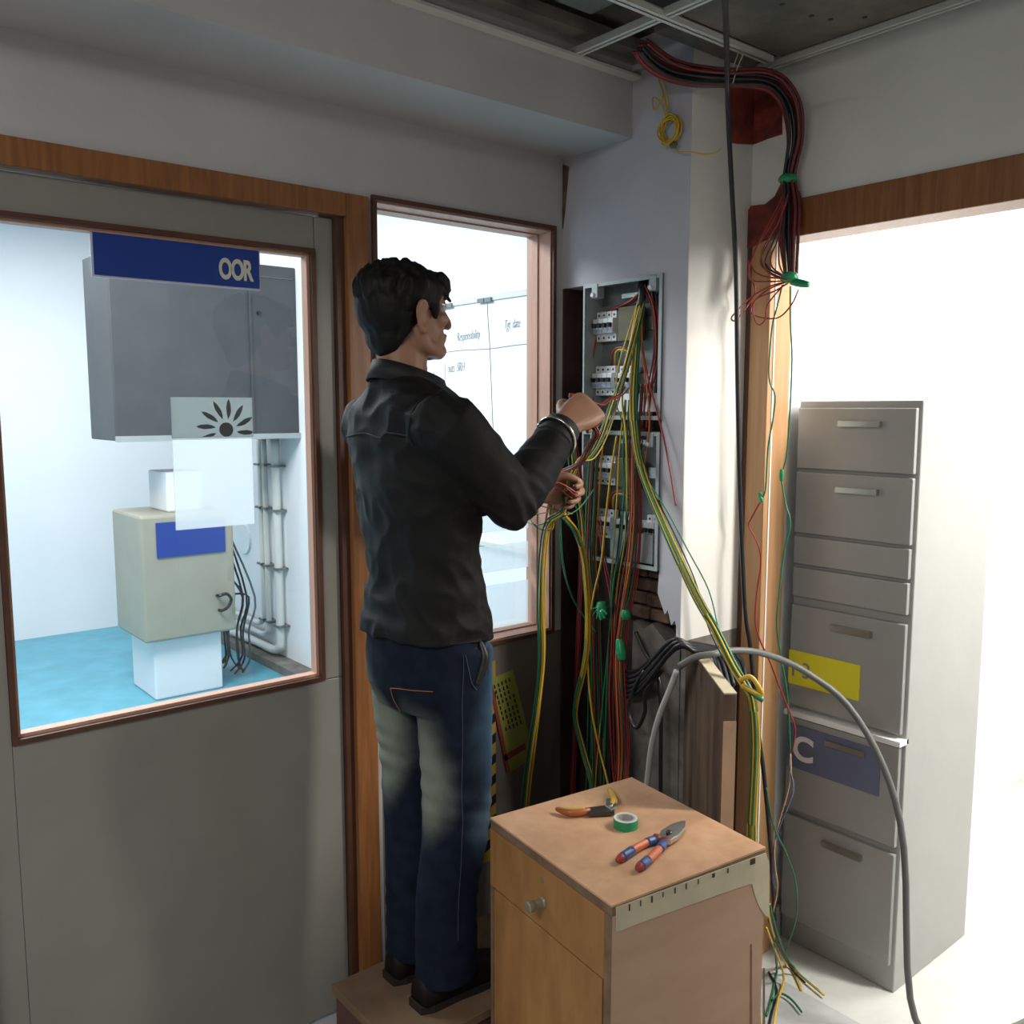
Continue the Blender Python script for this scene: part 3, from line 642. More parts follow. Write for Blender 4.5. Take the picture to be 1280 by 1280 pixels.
# combination pliers
r = thing('pliers', 'combination pliers with blue and orange grips on the cabinet top', 'pliers', T(815, 1060))
hr = 0.0085
pv = T(829, 1051, 0.010)
for nm, seq in (('handle', [(775, 1076), (793, 1064), (808, 1056), (822, 1051)]), ('handle', [(799, 1087), (812, 1076), (824, 1064), (831, 1054)])):
    P = [T(px, py + 3, hr + 0.001) for px, py in seq]
    hd = obj(nm, G().tube(P, [0.0070, hr, 0.0080, 0.0066], n=12, dome=True), 'h_orange', r, smooth=True)
    Q, _ = crom(P, [0] * 4, 6)
    obj('grip_sleeve', G().tube(Q[1:6], hr * 1.10, n=12, spline=False), 'h_blue', hd, smooth=True)
    obj('grip_sleeve', G().tube(Q[12:17], hr * 1.08, n=12, spline=False), 'h_blue', hd, smooth=True)
    obj('end_cap', G().tube([Q[0] - (Q[1] - Q[0]) * 1.1, Q[0], Q[1]], [0.006, 0.0085, 0.009], n=12, spline=False, dome=True), 'h_red', hd, smooth=True)
    obj('finger_guard', G().tube([Q[17], Q[18]], [0.0115, 0.0105], n=12, spline=False), 'h_red', hd, smooth=True)
for k, pts in enumerate(([(822, 1055), (826, 1046), (838, 1038), (849, 1034), (856, 1033), (852, 1039), (844, 1046), (836, 1053)], [(828, 1061), (836, 1053), (846, 1044), (853, 1038), (857, 1035), (856, 1044), (849, 1053), (838, 1060)])):
    z = 0.003 + 0.0035 * k
    obj('jaw', G().prism([T(px, py, z) for px, py in pts], (0, 0, 0.011)), 'metal', r, bevel=0.0015)
obj('pivot', G().lathe(T(836, 1051, 0.004), (0, 0, 1), [(0, 0.007), (0.016, 0.007), (0.0175, 0.005)], 14), 'dark_metal', r)
# wire strippers
r = thing('wire_strippers', 'wire strippers with one amber and one yellow handle beside the tape', 'pliers', T(745, 1016))
obj('handle', G().tube([T(697, 1017, 0.010), (T(712, 1021, 0.010)), T(724, 1021, 0.010), T(735, 1019, 0.010)], [0.0055, 0.0085, 0.0085, 0.0075], n=12, dome=True), 'h_amber', r, smooth=True)
obj('handle_inlay', G().tube([T(700, 1018, 0.0145), T(713, 1021, 0.0175), T(731, 1020, 0.0168)], 0.0032, n=8), 'h_yellow', r, smooth=True)
obj('handle', G().tube([T(762, 993, 0.010), T(765, 999, 0.010), T(767, 1006, 0.010), T(765, 1013, 0.010)], [0.006, 0.009, 0.009, 0.008], n=12, dome=True), 'h_yellow', r, smooth=True)
obj('jaw', G().prism([T(734, 1016, 0.003), T(757, 1013, 0.003), T(768, 1016, 0.003), T(768, 1021, 0.003), T(757, 1022, 0.003), T(735, 1023, 0.003)], (0, 0, 0.010)), 'dark_metal', r, bevel=0.0015)
obj('jaw', G().prism([T(757, 1006, 0.006), T(768, 1006, 0.006), T(772, 1016, 0.006), T(764, 1021, 0.006), T(756, 1015, 0.006)], (0, 0, 0.010)), 'metal', r, bevel=0.0015)
obj('pivot', G().lathe(T(763, 1015, 0.004), (0, 0, 1), [(0, 0.005), (0.015, 0.005)], 12), 'metal', r)
# tape
tc = T(782, 1033); r = thing('tape_roll', 'roll of green insulation tape lying flat on the cabinet top', 'tape', tc)
n = 32; R0, R1, hh = 0.0262, 0.0205, 0.019
def ring(rad, z): return [tc + Vector((rad * math.cos(2 * math.pi * j / n), rad * math.sin(2 * math.pi * j / n), z)) for j in range(n)]
obj('tape', G().loft([ring(R1, 0.0), ring(R0, 0.0), ring(R0, hh), ring(R1, hh), ring(R1, 0.0)], cap=False), 'tape_green', r)
obj('tape_side', G().loft([ring(R1, hh), ring(R0 - 0.001, hh), ring(R0 - 0.001, hh + 0.0006), ring(R1, hh + 0.0006), ring(R1, hh)], cap=False), 'core_white', r)
obj('core', G().loft([ring(0.0165, 0.0), ring(R1, 0.0), ring(R1, hh + 0.0005), ring(0.0165, hh + 0.0005), ring(0.0165, 0.0)], cap=False), 'core', r)
a = -2.1; tp = tc + Vector((R0 * math.cos(a), R0 * math.sin(a), 0.0))
obj('loose_end', G().obox(tp, Vector((math.sin(a), -math.cos(a), 0)) * 0.012, Vector((math.cos(a), math.sin(a), 0)) * 0.0012, (0, 0, hh)), 'tape_green', r)

# ------------------------------------------------------------------ step, leaning board, notices
SZ = 0.255
r = thing('wooden_step', 'low brown wooden box used as a step under the man', 'step', (1.25, 1.65, 0))
obj('top_board', G().box((0.935, 1.495, SZ - 0.022), (1.62, 1.80, SZ)), 'step', r, bevel=0.002)
obj('side_board', G().box((0.945, 1.50, 0.0), (0.965, 1.795, SZ - 0.022)), 'step_side', r)
obj('side_board', G().box((1.59, 1.50, 0.0), (1.61, 1.795, SZ - 0.022)), 'step_side', r)
obj('front_board', G().box((0.965, 1.50, 0.0), (1.59, 1.52, SZ - 0.022)), 'step_side', r)
obj('back_board', G().box((0.965, 1.775, 0.0), (1.59, 1.795, SZ - 0.022)), 'step_side', r)

zb = 0.985
A0 = at(843, 800, Z=zb); A1 = at(905, 868, Z=zb - 0.0); A2 = at(922, 862, Z=zb)
A0 = Vector((1.838, 1.505, zb))
du = (A1 - A0); du.z = 0; L = du.length; du.normalize(); dn = Vector((-du.y, du.x, 0)); dn = dn if dn.dot(RGT) > 0 else -dn
r = thing('leaning_board', 'old stained board standing on edge against the column with cables over it', 'board', (A0 + A1) / 2 * 1.0)
r.location.z = 0; ORG[r.name] = r.location.copy()
base = Vector((A0.x, A0.y, 0))
obj('panel', G().obox(base, du * L, dn * 0.028, (0, 0, zb)), 'board_brown', r, bevel=0.002)
obj('edge_strip', G().obox(base + du * L, du * 0.0025, dn * 0.028, (0, 0, zb - 0.06)), 'board_edge', r)
obj('top_edge', G().obox(base + Vector((0, 0, zb)), du * L, dn * 0.028, (0, 0, 0.003)), 'peel', r)
NB = [A0, du, dn, L, zb]

def on_wall(px, py): return at(px, py, Y=2.0)
r = thing('notice', 'tilted olive yellow notice with red edge on the wall under the window', 'notice', on_wall(636, 965) + Vector((0, -0.002, 0)))
pg = [on_wall(*q) for q in [(612, 850), (640, 836), (660, 915), (656, 952), (636, 966)]]
obj('paper', G().prism([p + Vector((0, -0.003, 0)) for p in pg], (0, 0.0032, 0)), 'poster', r)
def bar(par, name, a, b, w, m, y=-0.004):
    a, b = on_wall(*a), on_wall(*b); d = (b - a).normalized(); nrm = d.cross(Vector((0, 1, 0))) * w
    obj(name, G().prism([q + Vector((0, y, 0)) for q in (a - nrm, b - nrm, b + nrm, a + nrm)], (0, 0.0015, 0)), m, par)
bar(r, 'red_edge', (612, 851), (635, 965), 0.006, 'poster_red'); bar(r, 'red_band', (629, 948), (656, 932), 0.010, 'poster_red')
for k in range(5):
    for j in range(9):
        x0 = 617 + k * 4.6 + j * 1.75; y0 = 856 - k * 2.2 + j * 6.6
        if random.random() < 0.88: bar(r, 'print_mark', (x0, y0), (x0 + 1.1, y0 + 4.3), 0.0024, 'black')
r = thing('hazard_strip', 'orange and black striped warning strip on the wall behind the jeans', 'sticker', on_wall(607, 1060) + Vector((0, -0.002, 0)))
p0, p1 = on_wall(600, 830), on_wall(613, 1075)
obj('strip', G().box((p0.x - 0.01, 1.9975, p1.z), (p0.x + 0.055, 2.0003, p0.z)), 'hazard_y', r)
for k in range(9):
    z = p1.z + 0.02 + k * 0.062
    if z + 0.06 < p0.z - 0.05:
        obj('black_stripe', G().prism([(p0.x - 0.01, 1.9965, z), (p0.x + 0.055, 1.9965, z + 0.030), (p0.x + 0.055, 1.9965, z + 0.058), (p0.x - 0.01, 1.9965, z + 0.028)], (0, 0.0015, 0)), 'black', r)
obj('red_edge', G().box((p0.x + 0.008, 1.996, p0.z - 0.11), (p0.x + 0.028, 1.9978, p0.z - 0.01)), 'h_orange', r)

# ------------------------------------------------------------------ the man at the boxes
PO = Vector((1.115, 1.66, SZ))
man = thing('person', 'person in a black long-sleeved shirt and faded jeans reaching into the wiring', 'person', PO)
YC = 1.66
def ring_e(c, a, b, n=28, p=2.3, tilt=0.0):
    """super-ellipse ring: b along x, a along y"""
    out = []
    for j in range(n):
        t = 2 * math.pi * j / n; ct, st = math.cos(t), math.sin(t)
        x = b * math.copysign(abs(ct) ** (2 / p), ct); y = a * math.copysign(abs(st) ** (2 / p), st)
        out.append(Vector((c[0] + x, c[1] + y, c[2] + tilt * x)))
    return out
# joints
RS, RE, RW = Vector((1.050, 1.500, 1.558)), Vector((1.200, 1.478, 1.400)), Vector((1.383, 1.515, 1.556))
LS, LE, LW = Vector((1.068, 1.815, 1.560)), Vector((1.275, 1.850, 1.375)), Vector((1.470, 1.715, 1.390))
RA, LA = Vector((1.098, 1.597, 0.335)), Vector((1.105, 1.722, 0.335))
RK, LK = Vector((1.122, 1.592, 0.735)), Vector((1.118, 1.730, 0.735))
RH, LH = Vector((1.103, 1.585, 1.110)), Vector((1.110, 1.735, 1.110))

def hand_pieces(g, wrist, f, n, side, curl, spread=0.0, sc=1.0):
    f = Vector(f).normalized(); n = Vector(n); n = (n - f * n.dot(f)).normalized(); s = n.cross(f) * side
    P = lambda a, b, c: wrist + (f * a + s * b + n * c) * sc
    rings = []
    for a, hw, ht, off in [(-0.03, 0.026, 0.020, 0), (0.0, 0.027, 0.018, 0), (0.02, 0.033, 0.0175, 0), (0.05, 0.040, 0.016, 0), (0.078, 0.041, 0.014, 0), (0.092, 0.036, 0.010, -0.002)]:
        rings.append([P(a, hw * math.copysign(abs(math.cos(t)) ** 0.7, math.cos(t)) , off + ht * math.copysign(abs(math.sin(t)) ** 0.7, math.sin(t))) for t in [2 * math.pi * j / 16 for j in range(16)]])
    g.loft(rings)
    tips = []
    for k, (b, L, r0) in enumerate([(0.030, 0.082, 0.0092), (0.010, 0.092, 0.0096), (-0.011, 0.086, 0.0092), (-0.030, 0.068, 0.0082)]):
        seg = [L * 0.46, L * 0.30, L * 0.24]; ang = 0.0
        p = P(0.082 - 0.004 * abs(k - 1), b, 0.001); pts = [P(0.055, b, 0.0), p]; rad = [r0, r0 * 1.06]
        d_s = s * (spread * (1.5 - k))
        for q in range(3):
            ang += math.radians(curl[q] + 3 * k); d = (f * math.cos(ang) - n * math.sin(ang) + d_s * (1 if q == 0 else 0.5)).normalized()
            p = p + d * seg[q] * sc; pts.append(p); rad.append(r0 * (0.98 - 0.09 * q))
        g.tube(pts, rad, n=10, sub=3, dome=True); tips.append((pts[-1], d, n))
    t0 = P(0.020, 0.026, -0.006); t1 = P(0.048, 0.046, -0.020); t2 = P(0.074, 0.044, -0.036); t3 = P(0.094, 0.034, -0.044)
    g.tube([t0, t1, t2, t3], [0.014, 0.0125, 0.0105, 0.009], n=10, sub=3, dome=True)
    return tips

# --- body: one continuous surface
g = G()
g.ell((1.052, YC, 1.808), (0.084, 0.070, 0.084)); g.ell((1.083, YC, 1.778), (0.066, 0.057, 0.070))
g.ell((1.118, YC, 1.832), (0.026, 0.052, 0.018)); g.ell((1.136, YC, 1.724), (0.024, 0.025, 0.019)); g.ell((1.125, YC, 1.748), (0.028, 0.034, 0.03))
for sy in (-1, 1):
    g.tube([(1.048, YC + sy * 0.062, 1.772), (1.066, YC + sy * 0.056, 1.736), (1.100, YC + sy * 0.040, 1.724), (1.136, YC + sy * 0.012, 1.718)], [0.017, 0.018, 0.017, 0.015], n=10)
    g.ell((1.112, YC + sy * 0.043, 1.788), (0.026, 0.018, 0.018))
    g.ell((1.162, YC + sy * 0.011, 1.779), (0.009, 0.008, 0.007))
    rot = Matrix.Rotation(sy * -0.35, 3, 'Z') @ Matrix.Rotation(-0.25, 3, 'Y')
    ec = Vector((1.050, YC + sy * 0.077, 1.788))
    g.ell(ec, (0.017, 0.006, 0.028), rot)
    g.tube([ec + Vector((0.012, sy * 0.002, -0.012)), ec + Vector((-0.002, sy * 0.006, -0.030)), ec + Vector((-0.015, sy * 0.009, -0.010)), ec + Vector((-0.019, sy * 0.011, 0.012)), ec + Vector((-0.010, sy * 0.009, 0.029)), ec + Vector((0.006, sy * 0.004, 0.030)), ec + Vector((0.013, sy * 0.001, 0.016))], [0.006, 0.0075, 0.0045, 0.0045, 0.0045, 0.0045, 0.004], n=8)
g.tube([(1.140, YC, 1.832), (1.150, YC, 1.812), (1.164, YC, 1.790), (1.168, YC, 1.781)], [0.008, 0.009, 0.0105, 0.0105], n=10, dome=True)
g.ell((1.150, YC, 1.7575), (0.011, 0.021, 0.0055)); g.ell((1.148, YC, 1.747), (0.011, 0.019, 0.0065))
g.tube([(1.050, YC, 1.56), (1.042, YC, 1.64), (1.048, YC, 1.70), (1.052, YC, 1.77)], [0.072, 0.057, 0.054, 0.056], n=18)
g.ell((1.100, YC, 1.685), (0.012, 0.012, 0.016))
g.loft([ring_e((1.095, YC, 1.04), 0.13, 0.09), ring_e((1.095, YC, 1.2), 0.125, 0.085), ring_e((1.085, YC, 1.4), 0.14, 0.09), ring_e((1.07, YC, 1.53), 0.15, 0.085), ring_e((1.06, YC, 1.60), 0.10, 0.065)])
for a, b, c in ((RS, RE, RW), (LS, LE, LW)):
    g.tube([a, (a + b) / 2, b], [0.045, 0.042, 0.036], n=14, dome=True); g.tube([b, b.lerp(c, 0.35), b.lerp(c, 0.8), c], [0.037, 0.038, 0.029, 0.027], n=14, dome=True)
for h, k_, a_ in ((RH, RK, RA), (LH, LK, LA)):
    g.tube([h, h.lerp(k_, 0.5), k_, k_.lerp(a_, 0.35), a_], [0.068, 0.060, 0.048, 0.046, 0.033], n=16, dome=True)
    g.tube([a_ + Vector((-0.03, 0, -0.045)), a_ + Vector((0.06, 0, -0.052)), a_ + Vector((0.15, 0, -0.062))], [0.026, 0.028, 0.017], n=12, dome=True)
tr = hand_pieces(g, RW + (RW - RE).normalized() * 0.012, Vector((0.86, 0.02, 0.42)), Vector((-0.42, -0.76, 0.50)), 1, (46, 64, 40), sc=1.12)
tl_ = hand_pieces(g, LW + (LW - LE).normalized() * 0.010, Vector((0.95, -0.22, 0.02)), Vector((0.15, 0.93, 0.25)), -1, (54, 62, 36))
body = robj('body', remesh(g, 0.0036, 5), 'skin', man)
for tips in (tr, tl_):
    for p, d, n_ in tips:
        q = p + d * 0.004 + n_ * 0.0055
        rot = Matrix((d, n_.cross(d).normalized(), n_)).transposed()
        obj('fingernail', G().ell(q, (0.006, 0.0048, 0.0022), rot, nu=10, nv=6), 'h_amber' if False else 'skin', man, smooth=True)
for sy in (-1, 1):
    e_ = obj('eye', G().ell((1.128, YC + sy * 0.031, 1.8125), (0.012, 0.012, 0.0085), nu=14, nv=10), 'eye', man, smooth=True)
    obj('iris', G().ell((1.1385, YC + sy * 0.031, 1.8125), (0.0025, 0.0048, 0.0048), nu=12, nv=8), 'black', e_, smooth=True)
    obj('eyebrow', G().tube([(1.142, YC + sy * 0.016, 1.8300), (1.139, YC + sy * 0.032, 1.8345), (1.124, YC + sy * 0.050, 1.8310)], [0.0035, 0.0042, 0.002], n=8), 'hair', man, smooth=True)
# --- hair
g = G()
g.ell((1.045, YC, 1.848), (0.098, 0.083, 0.058)); g.ell((1.020, YC, 1.814), (0.074, 0.081, 0.082)); g.ell((1.108, YC, 1.860), (0.042, 0.066, 0.034))
g.ell((1.006, YC, 1.752), (0.036, 0.053, 0.046))
for sy in (-1, 1):
    g.ell((1.052, YC + sy * 0.062, 1.838), (0.058, 0.026, 0.036)); g.tube([(1.084, YC + sy * 0.069, 1.835), (1.087, YC + sy * 0.069, 1.805), (1.088, YC + sy * 0.067, 1.785)], [0.014, 0.010, 0.005], n=8)
    g.tube([(1.015, YC + sy * 0.068, 1.80), (1.020, YC + sy * 0.056, 1.765), (1.012, YC + sy * 0.044, 1.735)], [0.02, 0.015, 0.008], n=8)
for k in range(150):
    a = random.uniform(-math.pi, math.pi); u = random.uniform(0.0, 1.0)
    d = Vector((math.cos(a) * math.sqrt(1 - u * u), math.sin(a) * math.sqrt(1 - u * u), u))
    p = Vector((1.044, YC, 1.842)) + Vector((d.x * 0.094, d.y * 0.080, d.z * 0.058)); sw = Vector((0.026 if p.x > 1.06 else -0.006, random.uniform(-0.010, 0.010), -0.016 if p.x > 1.06 else -0.026))
    g.tube([p - sw * 0.5, p + d * 0.004, p + sw * 0.9 + d * 0.001], [0.008, 0.0075, 0.0035], n=6, sub=2)
for k in range(9):
    y = YC + (k - 4) * 0.0145; x0 = 1.145 - 0.012 * ((k - 4) / 4) ** 2
    g.tube([(x0 - 0.030, y, 1.880), (x0 - 0.006, y + 0.003, 1.866), (x0 - 0.002, y + 0.005, 1.842 + 0.006 * (k % 3))], [0.012, 0.010, 0.004], n=6, sub=3)
robj('hair', remesh(g, 0.0038, 2, lambda c, n: 0.0022 * noise.noise(Vector((c.x * 60, c.y * 60, c.z * 30)))), 'hair', man)
# --- shirt
def fold(c, n):
    w = noise.noise(Vector((c.x * 9, c.y * 9, c.z * 7 + 3))) * 0.0060
    w += (abs(noise.noise(Vector((c.x * 16 + c.z * 9, c.y * 16, c.z * 15)))) - 0.2) * -0.0120
    if c.z < 1.34: w += math.sin(c.z * 95 + 3 * noise.noise(c * 8)) * 0.0028 * max(0, min(1, (1.34 - c.z) / 0.08)) * max(0.0, noise.noise(c * 5) + 0.45)
    d = (c - RE).length
    if d < 0.11: w += math.sin((c - RE).dot((RW - RE).normalized()) * 190 + 2 * noise.noise(c * 12)) * 0.0034 * (1 - d / 0.11)
    return w
g = G()
g.loft([ring_e((1.104, YC, 1.098), 0.160, 0.136, tilt=-0.06), ring_e((1.102, YC, 1.14), 0.155, 0.127), ring_e((1.100, YC, 1.20), 0.148, 0.117), ring_e((1.096, YC, 1.27), 0.145, 0.111),
        ring_e((1.090, YC, 1.35), 0.153, 0.113), ring_e((1.082, YC, 1.45), 0.167, 0.117), ring_e((1.072, YC, 1.53), 0.178, 0.115), ring_e((1.062, YC, 1.585), 0.170, 0.102),
        ring_e((1.056, YC, 1.622), 0.140, 0.086), ring_e((1.052, YC, 1.650), 0.092, 0.074), ring_e((1.050, YC, 1.668), 0.068, 0.066)])
g.tube([RS + Vector((0.0, 0.03, -0.005)), RS, RS.lerp(RE, 0.5), RE], [0.075, 0.077, 0.068, 0.060], n=18, dome=True)
g.tube([RE, RE.lerp(RW, 0.4), RE.lerp(RW, 0.92)], [0.060, 0.056, 0.044], n=18, dome=True)
g.tube([LS + Vector((0.0, -0.03, -0.005)), LS, LS.lerp(LE, 0.5), LE], [0.075, 0.076, 0.066, 0.058], n=18, dome=True)
g.tube([LE, LE.lerp(LW, 0.30), LE.lerp(LW, 0.62)], [0.058, 0.054, 0.048], n=18, dome=True)
shirt = robj('shirt', remesh(g, 0.0046, 5, fold), 'shirt', man)
# collar stand and fall, wrapped round the neck
def collar(z_of, r_of, h, th, out):
    n = 40; rings = [[], [], [], []]
    for j in range(n):
        t = math.radians(-168 + 336 * j / (n - 1)) + math.pi; d = Vector((math.cos(t), math.sin(t), 0)); f = (1 + math.cos(t)) / 2
        c = Vector((1.053 + 0.010 * f, YC, 0)); rx = r_of(f); top = c + Vector((d.x * rx, d.y * rx * 0.97, z_of(f))); bot = c + Vector((d.x * (rx + out(f)), d.y * (rx + out(f)) * 0.97, z_of(f) - h(f)))
        o = d * th
        for q, p in enumerate((top, top + o, bot + o, bot)): rings[q].append(p)
    vs = [p for rg in rings for p in rg]; fs = []
    for j in range(n - 1):
        for q in range(4): a = q * n + j; b = ((q + 1) % 4) * n + j; fs.append((a, a + 1, b + 1, b))
    fs.append((0, n, 2 * n, 3 * n)); fs.append((n - 1, 2 * n - 1, 3 * n - 1, 4 * n - 1)[::-1])
    return G().add(vs, fs)
obj('collar', collar(lambda f: 1.703 - 0.050 * f, lambda f: 0.064 + 0.014 * f, lambda f: 0.040 + 0.026 * max(0, f - 0.5) * 2, 0.004, lambda f: 0.014 + 0.022 * max(0, f - 0.6)), 'shirt2', man, smooth=True)
def snap_on(ob, pts, off=0.0015):
    from mathutils.bvhtree import BVHTree
    bm = bmesh.new(); bm.from_mesh(ob.data); bv = BVHTree.FromBMesh(bm); b0 = ORG[ob.name]; out = []
    for p in pts:
        loc, nn, i_, d_ = bv.find_nearest(Vector(p) - b0); out.append(loc + nn * off + b0)
    bm.free(); return out
obj('yoke_seam', G().tube(snap_on(shirt, [(0.93, 1.52 + 0.028 * k, 1.545) for k in range(11)]), 0.0016, n=5, sub=2), 'shirt2', man)
obj('shoulder_seam', G().tube(snap_on(shirt, [(1.05 + 0.09 * math.cos(t), 1.52, 1.56 + 0.09 * math.sin(t)) for t in [math.radians(a) for a in range(-10, 230, 20)]]), 0.0016, n=5, sub=2), 'shirt2', man)
ax = (RW - RE).normalized()
obj('cuff', G().tube([RE.lerp(RW, 0.80), RE.lerp(RW, 0.90), RE.lerp(RW, 1.0)], [0.0465, 0.0450, 0.0425], n=22), 'shirt2', man, smooth=True)
axl = (LW - LE).normalized()
obj('cuff', G().tube([LE.lerp(LW, 0.56), LE.lerp(LW, 0.68)], [0.0515, 0.050], n=22, spline=False), 'shirt2', man, smooth=True)
bc = RE.lerp(RW, 0.86); u = ax.orthogonal().normalized(); v = ax.cross(u)
bp = [bc + (u * math.cos(t) + v * math.sin(t)) * 0.0485 + ax * 0.012 * math.sin(t + 0.6) for t in [2 * math.pi * j / 28 for j in range(29)]]
obj('bangle', G().tube(bp, 0.0034, n=8, spline=False), 'chrome', man, smooth=True)
# --- jeans
def jfold(c, n):
    w = noise.noise(Vector((c.x * 8, c.y * 8, c.z * 5))) * 0.0045
    k = max(0, 1 - abs(c.z - 0.74) / 0.16) + max(0, 1 - abs(c.z - 0.40) / 0.14) + 0.3
    w += math.sin(c.z * 110 + 30 * (c.x - 1.1) + 4 * noise.noise(c * 7)) * 0.0026 * k * max(0, 0.4 + noise.noise(c * 6 + Vector((5, 2, 1))))
    return w
g = G()
g.loft([ring_e((1.110, YC, 1.165), 0.140, 0.112), ring_e((1.098, YC, 1.115), 0.150, 0.113), ring_e((1.096, YC, 1.05), 0.155, 0.114), ring_e((1.098, YC, 0.99), 0.155, 0.112), ring_e((1.115, YC, 0.94), 0.150, 0.105)])
for h, k_, a_, dx in ((RH, RK, RA, 0.012), (LH, LK, LA, 0.0)):
    q = Vector((0, -0.004 if h is RH else 0.004, 0))
    P = [h + q + Vector((dx, 0, -0.03)), h.lerp(k_, 0.45) + q + Vector((dx, 0, 0)), k_ + Vector((dx, 0, 0.05)), k_ + Vector((dx * .6, 0, -0.10)), k_.lerp(a_, 0.6), a_ + Vector((0.008, 0, -0.030))]
    n = 26; PP, RR = crom(P, [0.092, 0.090, 0.082, 0.077, 0.073, 0.075], 4)
    g.loft([ring_e(p, rr * 0.93, rr * 1.05, n, 2.1) for p, rr in zip(PP, [q_ * (0.95 if h is RH else 1.0) for q_ in RR])])
jeans = robj('jeans', remesh(g, 0.0055, 5, jfold), 'denim', man)
# back pocket stitching, side seam and slant pocket on his right hip
def snap(pts, off=0.002):
    """lay points on the jeans from outside, seen from the -x -y side"""
    bm = bmesh.new(); bm.from_mesh(jeans.data)
    from mathutils.bvhtree import BVHTree
    bv = BVHTree.FromBMesh(bm); out = []; base = ORG[jeans.name]
    for p in pts:
        loc, nn, i, d = bv.find_nearest(Vector(p) - base)
        out.append(loc + nn * off + base)
    bm.free(); return out
obj('back_pocket_stitch', G().tube(snap([(0.985, 1.625, 1.00), (0.990, 1.60, 1.005), (1.005, 1.565, 1.008), (1.03, 1.53, 1.008)]), 0.0011, n=5, sub=3), 'stitch', man)
obj('back_pocket_stitch', G().tube(snap([(0.985, 1.625, 1.00), (0.982, 1.628, 0.97), (0.984, 1.625, 0.93)]), 0.0011, n=5, sub=3), 'stitch', man)
obj('side_seam', G().tube(snap([(1.085, 1.48, 1.09 - 0.055 * k) for k in range(13)]), 0.0006, n=5, sub=2), 'pale_stitch', man)
obj('pocket_opening', G().tube(snap([(1.155, 1.49, 1.105), (1.150, 1.49, 1.07), (1.140, 1.49, 1.035), (1.122, 1.49, 1.010)], 0.0005), [0.004, 0.010, 0.010, 0.003], n=8), 'black', man, smooth=True)
obj('pocket_stitch', G().tube(snap([(1.090, 1.48, 1.09), (1.098, 1.485, 1.05), (1.110, 1.487, 1.015), (1.125, 1.50, 0.998)]), 0.0009, n=5, sub=3), 'pale_stitch', man)
# --- shoes
for a_ in (RA, LA):
    rings = []
    for x, hw, h, z in [(-0.075, 0.022, 0.030, 0.0), (-0.068, 0.034, 0.050, 0.0), (-0.03, 0.038, 0.062, 0.0), (0.03, 0.040, 0.066, 0.0), (0.09, 0.046, 0.052, 0.0), (0.125, 0.045, 0.042, 0.0), (0.155, 0.034, 0.034, 0.0), (0.168, 0.018, 0.024, 0.0)]:
        c = Vector((a_.x + x, a_.y, SZ + 0.018)); rg = []
        for j in range(18):
            t = 2 * math.pi * j / 18; st = math.sin(t)
            rg.append(c + Vector((0, hw * math.cos(t), (h if st > 0 else 0.004) * abs(st) ** 0.8 * (1 if st > 0 else -1))))
        rings.append(rg)
    sh = obj('shoe', G().loft(rings), 'shoe', man, smooth=True)
    sp = [(-0.08, 0.024), (-0.05, 0.037), (0.02, 0.039), (0.08, 0.047), (0.12, 0.047), (0.15, 0.038), (0.170, 0.020)]
    poly = [(a_.x + x, a_.y - w, SZ) for x, w in sp] + [(a_.x + x, a_.y + w, SZ) for x, w in reversed(sp)]
    obj('sole', G().prism(poly, (0, 0, 0.018)), 'sole', sh)
    obj('lace', G().tube([(a_.x + 0.05, a_.y - 0.018, SZ + 0.085), (a_.x + 0.055, a_.y, SZ + 0.089), (a_.x + 0.05, a_.y + 0.018, SZ + 0.085)], 0.003, n=6), 'black', sh)

man.location.x += 0.018
def grip(w, f, n, side, sc):
    """middle of the closed fist, its axis (towards the thumb) and the back-of-hand side"""
    f = f.normalized(); n = (n - f * n.dot(f)).normalized(); return w + Vector((0.018, 0, 0)) + (f * 0.066 - n * 0.024) * sc, n.cross(f) * side, n, f
RG, RGS, RGN, RGF = grip(RW + (RW - RE).normalized() * 0.012, Vector((0.86, 0.02, 0.42)), Vector((-0.42, -0.76, 0.50)), 1, 1.12)
LG, LGS, LGN, LGF = grip(LW + (LW - LE).normalized() * 0.010, Vector((0.95, -0.22, 0.02)), Vector((0.15, 0.93, 0.25)), -1, 1.0)
